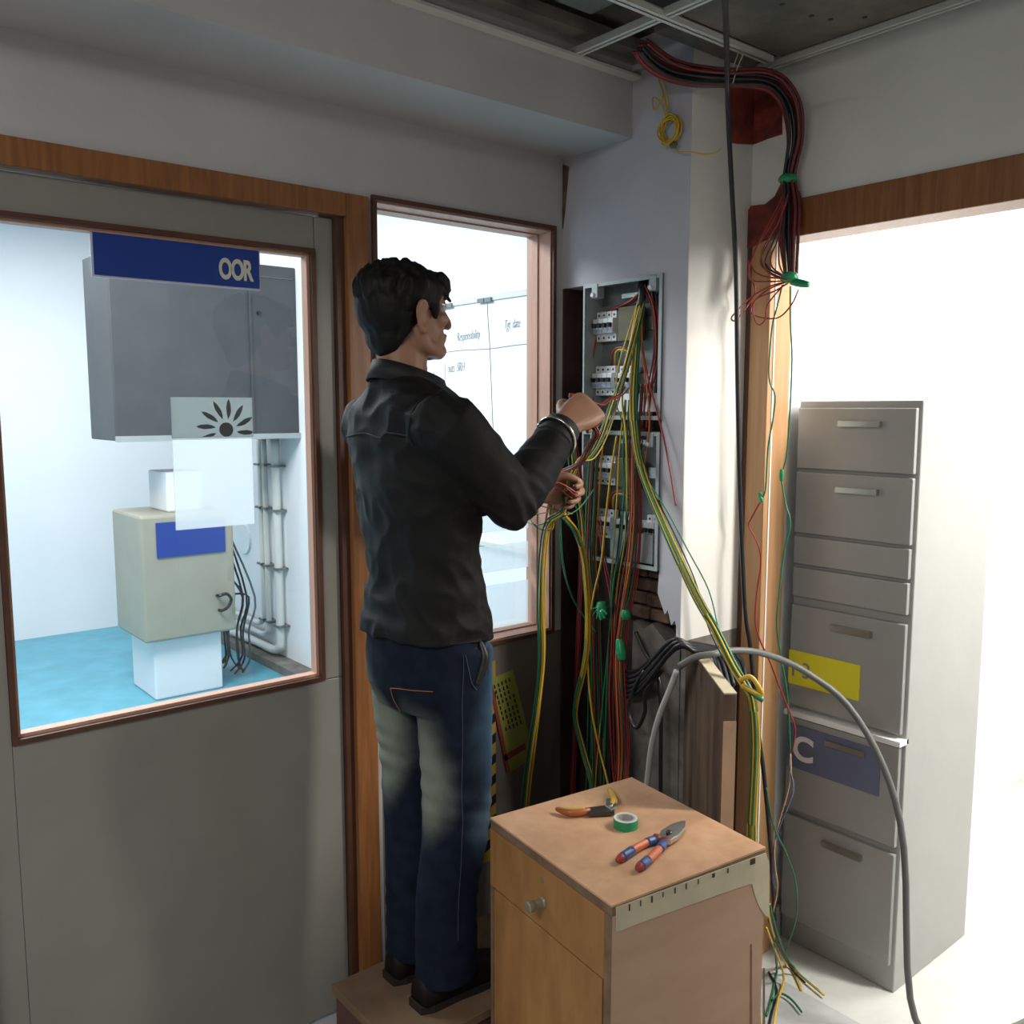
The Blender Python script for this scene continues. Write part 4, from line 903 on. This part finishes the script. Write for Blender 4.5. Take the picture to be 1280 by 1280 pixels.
# ------------------------------------------------------------------ wires
COL = {'red': ('w_red',), 'maroon': ('w_maroon',), 'green': ('w_green',), 'yellow': ('w_yellow',), 'black': ('w_black',), 'orange': ('w_orange',),
       'striped': ('w_green', 'w_yellow'), 'gold': ('w_yellow', 'w_green')}
WORD = {'red': 'red', 'maroon': 'dark maroon', 'green': 'green', 'yellow': 'yellow', 'black': 'black', 'orange': 'orange', 'striped': 'green wire with a yellow stripe', 'gold': 'yellow wire with a green stripe'}
def wl(colour, where): return (WORD[colour] if 'wire' in WORD[colour] else WORD[colour] + ' wire') + ' ' + where
def P3(p):
    if len(p) == 3: return at(p[0], p[1], X=p[2])
    return at(p[0], p[1], **{p[3]: p[2]})
def wire(colour, where, pts, r=0.0026, name='wire', mats=None, label=None, n=6, sub=4, cat='wire', group=None):
    if not isinstance(pts[-1], Vector) and len(pts[-1]) == 3 and 989 <= pts[-1][1] <= 1045: pts = list(pts) + [(pts[-1][0] - 3, 1120, pts[-1][2]), (pts[-1][0] - 1, 1225, pts[-1][2])]
    P = [P3(p) if not isinstance(p, Vector) else p for p in pts]
    ms = mats or COL[colour]; rr = list(r) if isinstance(r, (list, tuple)) else [r] * len(P)
    P, rr = crom(P, rr, sub)
    for p, q in zip(P, rr): p.z = max(p.z, q)          # nothing sinks into the floor
    g = G().tube(P, rr, n=n, mi=0, mi2=1 if len(ms) > 1 else None, spline=False)
    o = obj(name, g, list(ms), smooth=True)
    lb = label or wl(colour, where)
    tag(o, lb, cat, group or ({'striped': 'yellow-striped green', 'gold': 'green-striped yellow'}.get(colour, WORD[colour]) + ' wires ' + where if not label else None))
    return o
def slots(n, d):
    """hexagonal cross-section of n wires spaced d apart, innermost first"""
    c = [Vector((d * (a + 0.5 * b), d * 0.866 * b, 0)) for a in range(-4, 5) for b in range(-4, 5)]
    return sorted(c, key=lambda v: (round(v.length, 5), math.atan2(v.y, v.x)))[:n]
def bundle(colours, where, pts, spread=5.0, dx=0.012, r=0.0026, pinch=None):
    """wires that run together side by side: packed tight where tied or held (pinch), loose elsewhere"""
    n = len(colours); d = 2.42 * r; sl_ = slots(n, d); random.shuffle(sl_)
    if not isinstance(pts[-1], Vector) and len(pts[-1]) == 3 and 989 <= pts[-1][1] <= 1045: pts = list(pts) + [(pts[-1][0] - 3, 1120, pts[-1][2]), (pts[-1][0] - 1, 1225, pts[-1][2])]
    mid = [p.copy() if isinstance(p, Vector) else P3(p) for p in pts]; fr = []; e1 = None
    for i in range(len(mid)):
        t = (mid[min(i + 1, len(mid) - 1)] - mid[max(i - 1, 0)]).normalized()
        e1 = (RGT if e1 is None else e1); e1 = (e1 - t * e1.dot(t)).normalized(); fr.append((e1.copy(), t.cross(e1)))
    wide = max(abs(v.x) for v in sl_) or d
    kk = [1.0 if (pinch and i in pinch) else max(1.0, spread * 0.0021 / wide) * (0.85 + 0.3 * random.random()) for i in range(len(mid))]
    kk = [max(1.0, k) for k in kk]; out = []
    for w_, c in enumerate(colours):
        ph = random.uniform(0, 6.28); q = []
        for i, m_ in enumerate(mid):
            if not isinstance(pts[i], Vector) and len(pts[i]) == 4:
                q.append(m_ + fr[i][0] * ((w_ - (n - 1) / 2) * d * 1.3)); continue
            wob = 0.33 * (kk[i] - 1) * d * math.sin(ph + i * 1.3)
            q.append(m_ + fr[i][0] * (sl_[w_].x * kk[i] + wob) + fr[i][1] * sl_[w_].y)
        out.append(wire(c, where, q, r * random.uniform(0.88, 1.1)))
    return out
def wrap(par, px, py, X, r=0.010, h=0.018, d=(0, 0, 1), m='tape_green', name='tape_wrap'):
    c = at(px, py, X=X); d = Vector(d).normalized()
    return obj(name, G().tube([c - d * h, c - d * h * 0.3, c + d * h * 0.4, c + d * h], [r * 0.7, r * 1.05, r, r * 0.75], n=10), m, par, smooth=True)
# from the upper box down into his left hand
bundle(['gold', 'gold', 'gold', 'striped', 'striped', 'green'], 'pulled from the upper box into his left hand',
       [(804, 372, 1.87), (798, 398, 1.85), (787, 440, 1.82), (776, 478, 1.80), (765, 508, 1.765), (752, 545, 1.71), (738, 570, 1.66), LG + LGS * 0.085 + Vector((0.035, 0, 0)), LG + LGS * 0.048 + LGF * 0.017 + LGN * 0.004, LG + LGS * 0.004], 5, r=0.0023, pinch=(0, 7, 8, 9))
bundle(['yellow', 'gold'], 'hanging in front of the upper box breakers', [(800, 378, 1.87), (790, 420, 1.83), (780, 460, 1.82), (776, 500, 1.82), (782, 530, 1.82), (786, 570, 1.82), (784, 640, 1.83)], 5)
# from the upper box over the leaning board
rest = bundle(['gold', 'gold', 'gold', 'striped', 'striped', 'green', 'gold', 'striped'], 'slung from the upper box over the leaning board',
       [(801, 378, 1.87), (796, 440, 1.84), (793, 500, 1.82), (796, 550, 1.82), (805, 592, 1.81), (822, 636, 1.79), (846, 690, 1.75), (872, 745, 1.72), (897, 790, 1.70), (918, 832, 1.675), (934, 858, 1.655),
        (942, 878, 1.66), (946, 930, 1.67), (943, 990, 1.68), (941, 1050, 1.68), (945, 1180, 1.70), (942, 1310, 0.012, 'Z'), (985, 1300, 0.012, 'Z')], 5, pinch=(0, 9, 10, 11))
k = rest[0]
obj('knot', G().tube([at(925, 850, X=1.635), at(938, 846, X=1.64), at(948, 858, X=1.645), at(952, 868, X=1.65), at(940, 864, X=1.635), at(928, 856, X=1.63)], 0.0055, n=8), 'w_yellow', k, smooth=True)
obj('knot_turn', G().tube([at(930, 858, X=1.635), at(945, 870, X=1.64), at(954, 876, X=1.645)], 0.0055, n=8), 'w_green', k, smooth=True)
wire('green', 'bowing away from the bundle by the column corner', [(808, 598, 1.81), (832, 636, 1.79), (861, 690, 1.76), (886, 738, 1.73), (899, 790, 1.70), (910, 825, 1.68), (925, 850, 1.66)], 0.0018, group='x')
wire('black', 'bowing away from the bundle by the column corner', [(808, 600, 1.81), (832, 645, 1.79), (858, 700, 1.76), (872, 735, 1.74), (884, 780, 1.71), (900, 815, 1.69), (922, 850, 1.66)], 0.0018, group='x')
# red and black leads on the column-corner side of the upper box
bundle(['red', 'red', 'maroon'], 'inside the upper box near the column corner', [(806, 356, 1.875), (818, 385, 1.870), (820, 440, 1.865), (812, 490, 1.86), (807, 535, 1.845)], 3)
bundle(['black', 'black', 'black', 'black', 'maroon', 'black'], 'along the inner side of the upper box', [(815, 358, 1.878), (821, 400, 1.885), (822, 450, 1.888), (821, 500, 1.885), (816, 525, 1.880)], 4.5, r=0.0034)
wire('red', 'crossing from the upper box to the column plaster', [(800, 400, 1.86), (804, 440, 1.845), (812, 480, 1.84), (820, 510, 1.835), (829, 545, 1.83), (837, 585, 1.825), (842, 615, 1.822), (845, 632, 1.82)], group='x')
wire('orange', 'hanging in front of the upper box', [(802, 395, 1.86), (803, 440, 1.845), (808, 480, 1.84), (812, 530, 1.835), (806, 580, 1.84)], group='x')
wire('black', '', [(806, 346, 1.90), (803, 358, 1.88), (803, 368, 1.87), (800, 384, 1.86)], [0.012, 0.013, 0.012, 0.009], name='cable_sleeve', label='black cable sleeve at the top of the upper box', n=10, cat='sleeve')
bundle(['red', 'red', 'maroon'], 'crossing the top of the upper box', [(762, 387, 1.905), (775, 382, 1.89), (790, 374, 1.88), (802, 362, 1.88)], 3)
for ox, oy, wh in ((0, 0, 'upper'), (-8, 180, 'lower')):
    for q, c in enumerate(('red', 'yellow', 'green')):
        wire(c, 'looping over the bottom row of the %s box' % wh, [(764 + q * 5 + ox * .3, 456 + oy, 1.90), (766 + q * 4 + ox * .3, 440 + oy, 1.88), (776 + q * 2 + ox * .3, 434 + oy + q * 3, 1.875), (788 + ox * .3, 440 + oy + q * 2, 1.88), (796 - q * 3 + ox * .3, 456 + oy, 1.90)], 0.0028, group='x')
    wire('red', 'down the window side of the %s box' % wh, [(748 + ox * .2, 412 + oy, 1.90), (742 + ox * .2, 440 + oy, 1.88), (739 + ox * .2, 470 + oy, 1.88), (741, 500 + oy, 1.88)], group='x')
# centre bundle below the boxes
cbun = bundle(['red', 'red', 'red', 'maroon', 'maroon', 'green', 'green', 'striped', 'gold', 'orange'], 'bunched down the front of the lower box',
       [(799, 480, 1.845), (796, 540, 1.835), (794, 590, 1.83), (795, 640, 1.83), (792, 690, 1.83), (787, 730, 1.83), (780, 770, 1.82), (775, 820, 1.815), (777, 880, 1.805), (779, 940, 1.80), (776, 1000, 1.78)], 8)
bundle(['black'] * 6, 'hanging below the lower box', [(784, 640, 1.85), (778, 680, 1.84), (772, 720, 1.835), (768, 765, 1.83), (766, 830, 1.825), (766, 900, 1.82), (764, 1000, 1.80)], 9)
wrap(cbun[0], 782, 768, 1.820, 0.014, 0.014); wrap(cbun[1], 776, 812, 1.812, 0.014, 0.03, (0.1, 0.3, 1))
gl = bundle(['green', 'green', 'green', 'striped', 'maroon', 'red', 'gold', 'black', 'black'], 'hanging at the window side of the lower box',
       [(752, 520, 1.815), (745, 580, 1.818), (742, 640, 1.818), (740, 700, 1.82), (744, 750, 1.82), (746, 820, 1.82), (748, 900, 1.82), (750, 1000, 1.80)], 9)
tw = wrap(gl[0], 752, 762, 1.80, 0.016, 0.022)
for q in range(6):
    a = -2.9 + q * 0.55; c = at(752, 762, X=1.795)
    obj('loose_tape_end', G().tube([c, c + Vector((-0.008, 0.014 * math.cos(a), 0.012 * math.sin(a) + 0.006)), c + Vector((-0.010, 0.032 * math.cos(a), 0.028 * math.sin(a)))], [0.006, 0.005, 0.0035], n=6, flat=0.35), 'tape_green', gl[0])
bundle(['gold', 'striped', 'green'], 'hanging across the middle of the lower box', [(784, 500, 1.83), (780, 560, 1.83), (778, 620, 1.825), (774, 680, 1.82), (768, 730, 1.82), (764, 800, 1.82), (758, 880, 1.815), (752, 990, 1.80)], 5)
bundle(['red', 'maroon'], 'hanging across the middle of the lower box', [(752, 650, 1.83), (757, 700, 1.82), (766, 750, 1.82), (770, 800, 1.82), (768, 870, 1.81), (770, 960, 1.80), (772, 1000, 1.79)], 4)
wire('orange', 'swinging wide below the lower box', [(771, 545, 1.83), (764, 590, 1.825), (757, 650, 1.82), (752, 700, 1.815), (743, 740, 1.81), (737, 780, 1.81), (735, 830, 1.81), (740, 890, 1.80), (750, 940, 1.795), (762, 1000, 1.78)], 0.0032, mats=('w_yellow',), label='yellow wire swinging wide below the lower box')
# dark recess beside the boxes
bundle(['red', 'red', 'red', 'maroon', 'maroon'], 'down the dark recess beside the boxes', [(716, 545, 1.80), (722, 585, 1.82), (727, 640, 1.835), (726, 720, 1.845), (723, 790, 1.85), (720, 860, 1.86), (717, 940, 1.86), (714, 1010, 1.85)], 4)
bundle(['green', 'green', 'striped'], 'down the dark recess beside the boxes', [(712, 540, 1.76), (716, 590, 1.79), (728, 650, 1.82), (733, 710, 1.83), (736, 770, 1.84), (738, 850, 1.84), (736, 1000, 1.83)], 4)
bundle(['yellow', 'gold', 'gold'], 'looping from his left hand into the recess', [LG - LGS * 0.066 + LGF * 0.012, (706, 650, 1.63), (720, 668, 1.70), (730, 700, 1.75), (734, 750, 1.78), (734, 800, 1.79), (729, 838, 1.795), (721, 872, 1.80), (719, 900, 1.80), (729, 940, 1.80), (742, 1000, 1.79)], 2.4, r=0.0036)
wire('green', 'swinging through the recess from his hand', [(700, 640, 1.60), (702, 690, 1.64), (708, 725, 1.70), (718, 752, 1.77), (730, 770, 1.80), (745, 790, 1.81)], group='x')
# what hangs from his left hand in front of the window
bundle(['green', 'yellow', 'yellow', 'gold', 'green'], 'dropping from his left hand past the window', [LG - LGS * 0.006, LG - LGS * 0.050, (684, 655, 1.555), (677, 700, 1.56), (675, 760, 1.56), (676, 820, 1.56), (671, 880, 1.56), (664, 930, 1.56), (655, 1010, 1.56)], 5, dx=0.006, r=0.0026, pinch=(0, 1))
wire('green', 'curled in a loop under his left hand', [LG - LGS * 0.056 + LGF * 0.022, (690, 636, 1.55), (665, 631, 1.54), (650, 640, 1.55), (655, 650, 1.55), (672, 656, 1.55), (696, 648, 1.57), (722, 637, 1.64), (742, 612, 1.72)], 0.0018, group='x')
wire('striped', 'curled in a loop under his left hand', [LG - LGS * 0.058 + LGF * 0.030, (688, 640, 1.545), (664, 646, 1.54), (672, 660, 1.55), (690, 662, 1.56), (694, 645, 1.57), (712, 648, 1.62)], 0.0018, group='x')
bundle(['red', 'red', 'red', 'maroon', 'maroon', 'green', 'striped'], 'strung from his right hand down behind the left', [RG + RGS * 0.004, RG - RGS * 0.050, (738, 556, 1.515), (724, 580, 1.56), LG + LGN * 0.085 + LGF * 0.030 + LGS * 0.020, LG + LGN * 0.095 + LGF * 0.025 - LGS * 0.05, LG + LGN * 0.095 + LGF * 0.02 - LGS * 0.13], 6, r=0.0022, pinch=(0, 1))
bundle(['red', 'red', 'maroon'], 'trailing along his left forearm', [LG + LGS * 0.010 - LGN * 0.045, (697, 604, 1.500), (684, 610, 1.470), (664, 622, 1.420), (650, 632, 1.385), (640, 638, 1.360)], 4, r=0.0022)
bundle(['red', 'maroon'], 'from his right hand into the upper box', [RG + RGS * 0.008, RG + RGS * 0.056 + RGF * 0.020 + RGN * 0.004, (752, 506, 1.60), (764, 500, 1.68), (778, 494, 1.77), (786, 484, 1.86)], 4, r=0.0022, pinch=(0, 1))
# grey and black cables lying over the board
A0, du, dn, Lb, zb = NB
def on_board(a, b, z): return A0 + du * a + dn * b + Vector((0, 0, z))
for q in range(6):
    a = 0.050 + 0.0155 * q; r_ = 0.0062; top = 0.003 + r_ + 0.001; up = 0.010 * (q % 2)
    P = [at(770, 826 + 7.0 * q, X=1.838), at(780 - 1.5 * q, 838 + 6.5 * q, X=1.832), at(800, 836 + 5.5 * q, X=1.815 - 0.003 * q),
         on_board(a, -0.050, 0.012 + up), on_board(a + 0.010, -0.006, top + 0.004), on_board(a + 0.018, 0.036, top), on_board(a + 0.055, 0.042 + 0.0135 * (5 - q), top - 0.014), on_board(a + 0.13, 0.044 + 0.0140 * (5 - q), top - 0.055)]
    wire('black', '', P, r_, name='power_cable', label='black power cable draped over the leaning board', n=8, cat='cable', group='black cables over the board')
wire('black', '', [(806, 838, 1.80), (792, 862, 1.80), (786, 892, 1.80), (796, 910, 1.79), (806, 890, 1.79), (806, 868, 1.785), (816, 852, 1.78), (828, 838, 1.785)], 0.0056, name='power_cable', label='black cable curled in a hanging loop below the boxes', n=8, cat='cable')
wire('black', '', [(795, 790, 1.84), (806, 815, 1.835), (820, 838, 1.825), (826, 875, 1.815), (826, 960, 1.815), (826, 1100, 1.815)], 0.0058, name='power_cable', label='black cable dropping from the boxes behind the cable loop', n=8, cat='cable')
wire('black', '', [(846, 838, 1.72), (838, 860, 1.715), (824, 895, 1.71), (814, 935, 1.71), (808, 985, 1.71), (800, 1040, 1.71)], 0.0075, name='power_cable', mats=('w_pale',), label='pale grey cable hanging down behind the cabinet', n=10, cat='cable')
wire('black', '', [on_board(0.180, -0.050, -0.012), on_board(0.190, -0.012, 0.014), on_board(0.198, 0.032, 0.024), (905, 814, 1.78), (940, 814, 1.86), (975, 824, 1.95), (1010, 842, 2.02), (1060, 882, 2.08), (1105, 960, 2.11), (1130, 1060, 2.12), Vector((2.13, 1.00, 0.12)), Vector((2.17, 0.94, 0.012)), Vector((2.34, 0.86, 0.009)), Vector((2.60, 0.80, 0.009))], 0.0085, name='power_cable', mats=('w_grey',), label='thick grey cable arching from the board through the doorway', n=10, cat='cable')
# single cable from the ceiling
wire('black', '', [(903, -40, 1.06, 'Y'), (907, 20, 1.20, 'Y'), (909, 90, 1.34, 'Y'), (910, 140, 1.385, 'Y'), (915, 240, 1.40, 'Y'), (920, 340, 1.40, 'Y'), (922, 480, 1.40, 'Y'), (925, 620, 1.40, 'Y'), (931, 760, 1.40, 'Y'), (938, 810, 1.40, 'Y'), (946, 900, 1.40, 'Y'), (955, 970, 1.40, 'Y'), (964, 1070, 1.40, 'Y'), (968, 1150, 1.40, 'Y')], 0.0058, name='hanging_cable', label='single black cable hanging from the ceiling past the column', n=8, cat='cable')
# main bundle from the ceiling round the corner
mb = bundle(['maroon', 'maroon', 'maroon', 'red', 'red', 'black', 'black', 'black', 'black', 'maroon', 'red', 'black'], 'in the bundle running under the ceiling to the doorway',
       [(800, 60, 1.66), (815, 76, 1.70), (840, 90, 1.755), (872, 97, 1.81), (910, 100, 1.885), (948, 101, 1.96), (972, 110, 2.00), (988, 135, 2.03), (992, 172, 2.045), (987, 205, 2.055), (985, 224, 2.055), (986, 262, 2.05), (985, 300, 2.045), (987, 348, 2.04)], 11, dx=0.015, r=0.0040, pinch=(9, 10, 13))
wrap(mb[0], 985, 224, 2.055, 0.0235, 0.011); wrap(mb[0], 987, 347, 2.04, 0.0225, 0.013); wrap(mb[1], 1000, 354, 2.04, 0.010, 0.025, (0.1, -1, -0.25))
obj('cable_tie', G().tube([at(914, 92, X=1.88), at(920, 74, X=1.89), at(924, 64, X=1.90)], 0.0016, n=5), 'peel', mb[2]); obj('cable_tie', G().tube([at(916, 104, X=1.88), at(922, 84, X=1.89), at(929, 68, X=1.90)], 0.0016, n=5), 'peel', mb[2])
wire('black', 'arching beside the ceiling bundle to the doorway', [(940, 96, 1.98), (962, 90, 2.03), (982, 97, 2.06), (996, 118, 2.06), (1004, 150, 2.06)], group='x')
loops = [[(984, 232), (974, 262), (958, 290), (944, 312), (940, 334), (954, 345), (984, 349)], [(984, 234), (966, 270), (950, 300), (938, 330), (936, 345), (946, 352), (984, 351)], [(986, 236), (980, 270), (972, 300), (964, 320), (966, 335), (984, 347)],
         [(984, 352), (962, 358), (938, 372), (920, 390), (914, 398), (920, 400), (936, 380), (944, 362), (938, 346), (935, 325)], [(984, 352), (960, 362), (942, 378), (940, 392), (958, 398), (975, 396), (990, 380), (998, 362)],
         [(985, 354), (968, 364), (944, 375), (942, 395), (948, 406), (956, 400), (960, 380), (980, 356)], [(986, 240), (978, 268), (974, 300), (974, 330), (982, 346)], [(985, 350), (970, 346), (956, 336), (952, 318), (960, 300), (972, 280), (984, 250)]]
for q, lp in enumerate(loops):
    c = ('red', 'red', 'maroon', 'red', 'red', 'red', 'maroon', 'red')[q]
    wire(c, 'in the loops tied with green tape at the doorway', [(a, b, 2.05 - 0.0045 * q - (0.045 if a < 930 else 0.0)) for a, b in lp], 0.0021)
bundle(['black', 'black', 'black'], 'in the loops tied with green tape at the doorway', [(986, 236, 2.075), (976, 280, 2.07), (958, 318, 2.065), (956, 330, 2.065), (964, 338, 2.06), (986, 348, 2.05)], 3, r=0.0021)
# joined leads hanging down the doorway
w = wire('green', 'spliced to a red one hanging down the door jamb', [(978, 356, 2.045), (971, 385, 2.05), (965, 410, 2.05), (961, 460, 2.05), (963, 480, 2.05), (969, 495, 2.05), (966, 525, 2.05), (960, 560, 2.05), (957, 610, 2.05), (952, 624, 2.05)], 0.0024, group='x')
wrap(w, 951, 622, 2.048, 0.0055, 0.014, (0, 0.4, 1))
wire('red', 'spliced to a green one hanging down the door jamb', [(950, 628, 2.05), (939, 648, 2.05), (936, 658, 2.05), (948, 682, 2.05), (951, 705, 2.05), (946, 740, 2.05), (944, 775, 2.05), (950, 800, 2.05), (962, 826, 2.06), (975, 860, 2.07), (987, 890, 2.08), (994, 912, 2.09), (990, 940, 2.10)], 0.0024, group='x')
w = wire('green', 'hanging down the open doorway', [(988, 358, 2.045), (988, 400, 2.06), (990, 450, 2.07), (987, 520, 2.08), (983, 570, 2.08), (977, 592, 2.08)], 0.0024, group='x')
wrap(w, 977, 594, 2.078, 0.006, 0.016)
wire('green', 'below the green splice in the open doorway', [(977, 600, 2.08), (982, 630, 2.08), (988, 655, 2.08), (980, 690, 2.08), (974, 740, 2.08), (971, 780, 2.08), (976, 820, 2.09), (983, 860, 2.09), (986, 900, 2.10), (988, 940, 2.10)], 0.0026, group='x')
wire('black', '', [(988, 940, 2.10), (986, 955, 2.10), (992, 985, 2.09), (984, 1010, 2.08), (972, 1040, 2.07), (966, 1070, 2.06), (966, 1100, 2.06), (971, 1120, 2.06)], 0.0026, mats=('sticker_blue',), label='slate blue wire trailing down beside the cabinet')
wire('yellow', '', [(988, 942, 2.10), (988, 970, 2.095), (982, 1000, 2.09), (973, 1030, 2.08), (968, 1060, 2.06), (969, 1085, 2.06), (972, 1110, 2.06), (966, 1140, 2.05)], 0.0026, mats=('ply',), label='tan wire trailing down beside the cabinet')
wire('green', 'bowing out over the pale floor of the doorway', [(958, 985, 1.95), (966, 1030, 2.0), (982, 1065, 2.05), (994, 1100, 2.08), (996, 1140, 2.1), (988, 1172, 2.12), (980, 1192, 0.006, 'Z')], 0.0024, group='x')
for q, (c, pts) in enumerate([('yellow', [(960, 1140, 1.93), (968, 1172, 2.00), (984, 1208), (1002, 1238)]), ('gold', [(962, 1130, 1.95), (972, 1168, 2.03), (987, 1204), (1004, 1222), (1030, 1244)]), ('yellow', [(958, 1160, 1.92), (972, 1196, 2.03), (980, 1224), (972, 1252), (966, 1290)]),
                              ('green', [(968, 1180, 1.98), (971, 1215), (966, 1240), (958, 1270)]), ('green', [(965, 1250), (976, 1242), (990, 1250), (1002, 1265)]), ('black', [(961, 1150, 1.96), (974, 1184, 2.03), (990, 1212), (1006, 1228)]), ('black', [(961, 1215), (971, 1238), (964, 1268), (960, 1290)])]):
    wire(c, 'trailing over the floor beside the cabinet', [p if len(p) == 3 else (p[0], p[1], 0.0034 + 0.0068 * (q % 3), 'Z') for p in pts], 0.0032)
# yellow coil under the beam
r = thing('wire_coil', 'coil of yellow wire tied up high on the column', 'wire coil', at(840, 190, X=1.835))
cc = at(840, 163, X=1.832)
for q in range(9):
    rr = 0.024 + 0.004 * (q % 3); th0 = q * 1.1
    obj('turn', G().tube([cc + Vector((-0.002 * q, rr * math.cos(t) + 0.003 * math.sin(3 * t + q), 1.12 * rr * math.sin(t) + 0.002 * math.cos(2 * t + q))) for t in [th0 + 2 * math.pi * j / 20 for j in range(21)]], 0.0021, n=6, sub=2), 'w_yellow', r, smooth=True)
for q, pts in enumerate([[(836, 148), (830, 120), (822, 95), (812, 80)], [(834, 150), (834, 115), (824, 92), (818, 82)], [(833, 150), (826, 128), (816, 122), (818, 138), (828, 120), (822, 95)]]):
    obj('lead', G().tube([at(a, b, X=1.826 - 0.003 * q) for a, b in pts], 0.0021, n=6), 'w_yellow', r, smooth=True)
obj('tail', G().tube([at(842, 182, X=1.826), at(848, 190, X=1.826), at(862, 190, X=1.826), at(882, 193, X=1.83), at(895, 191, X=1.84), at(901, 186, X=1.85)], 0.0019, n=6), 'w_yellow', r, smooth=True)
obj('binding', G().ell(at(842, 181, X=1.822), (0.006, 0.012, 0.009), nu=10, nv=8), 'olive', r, smooth=True)
for o in C.objects:
    if o.get('group') == 'x': del o['group']
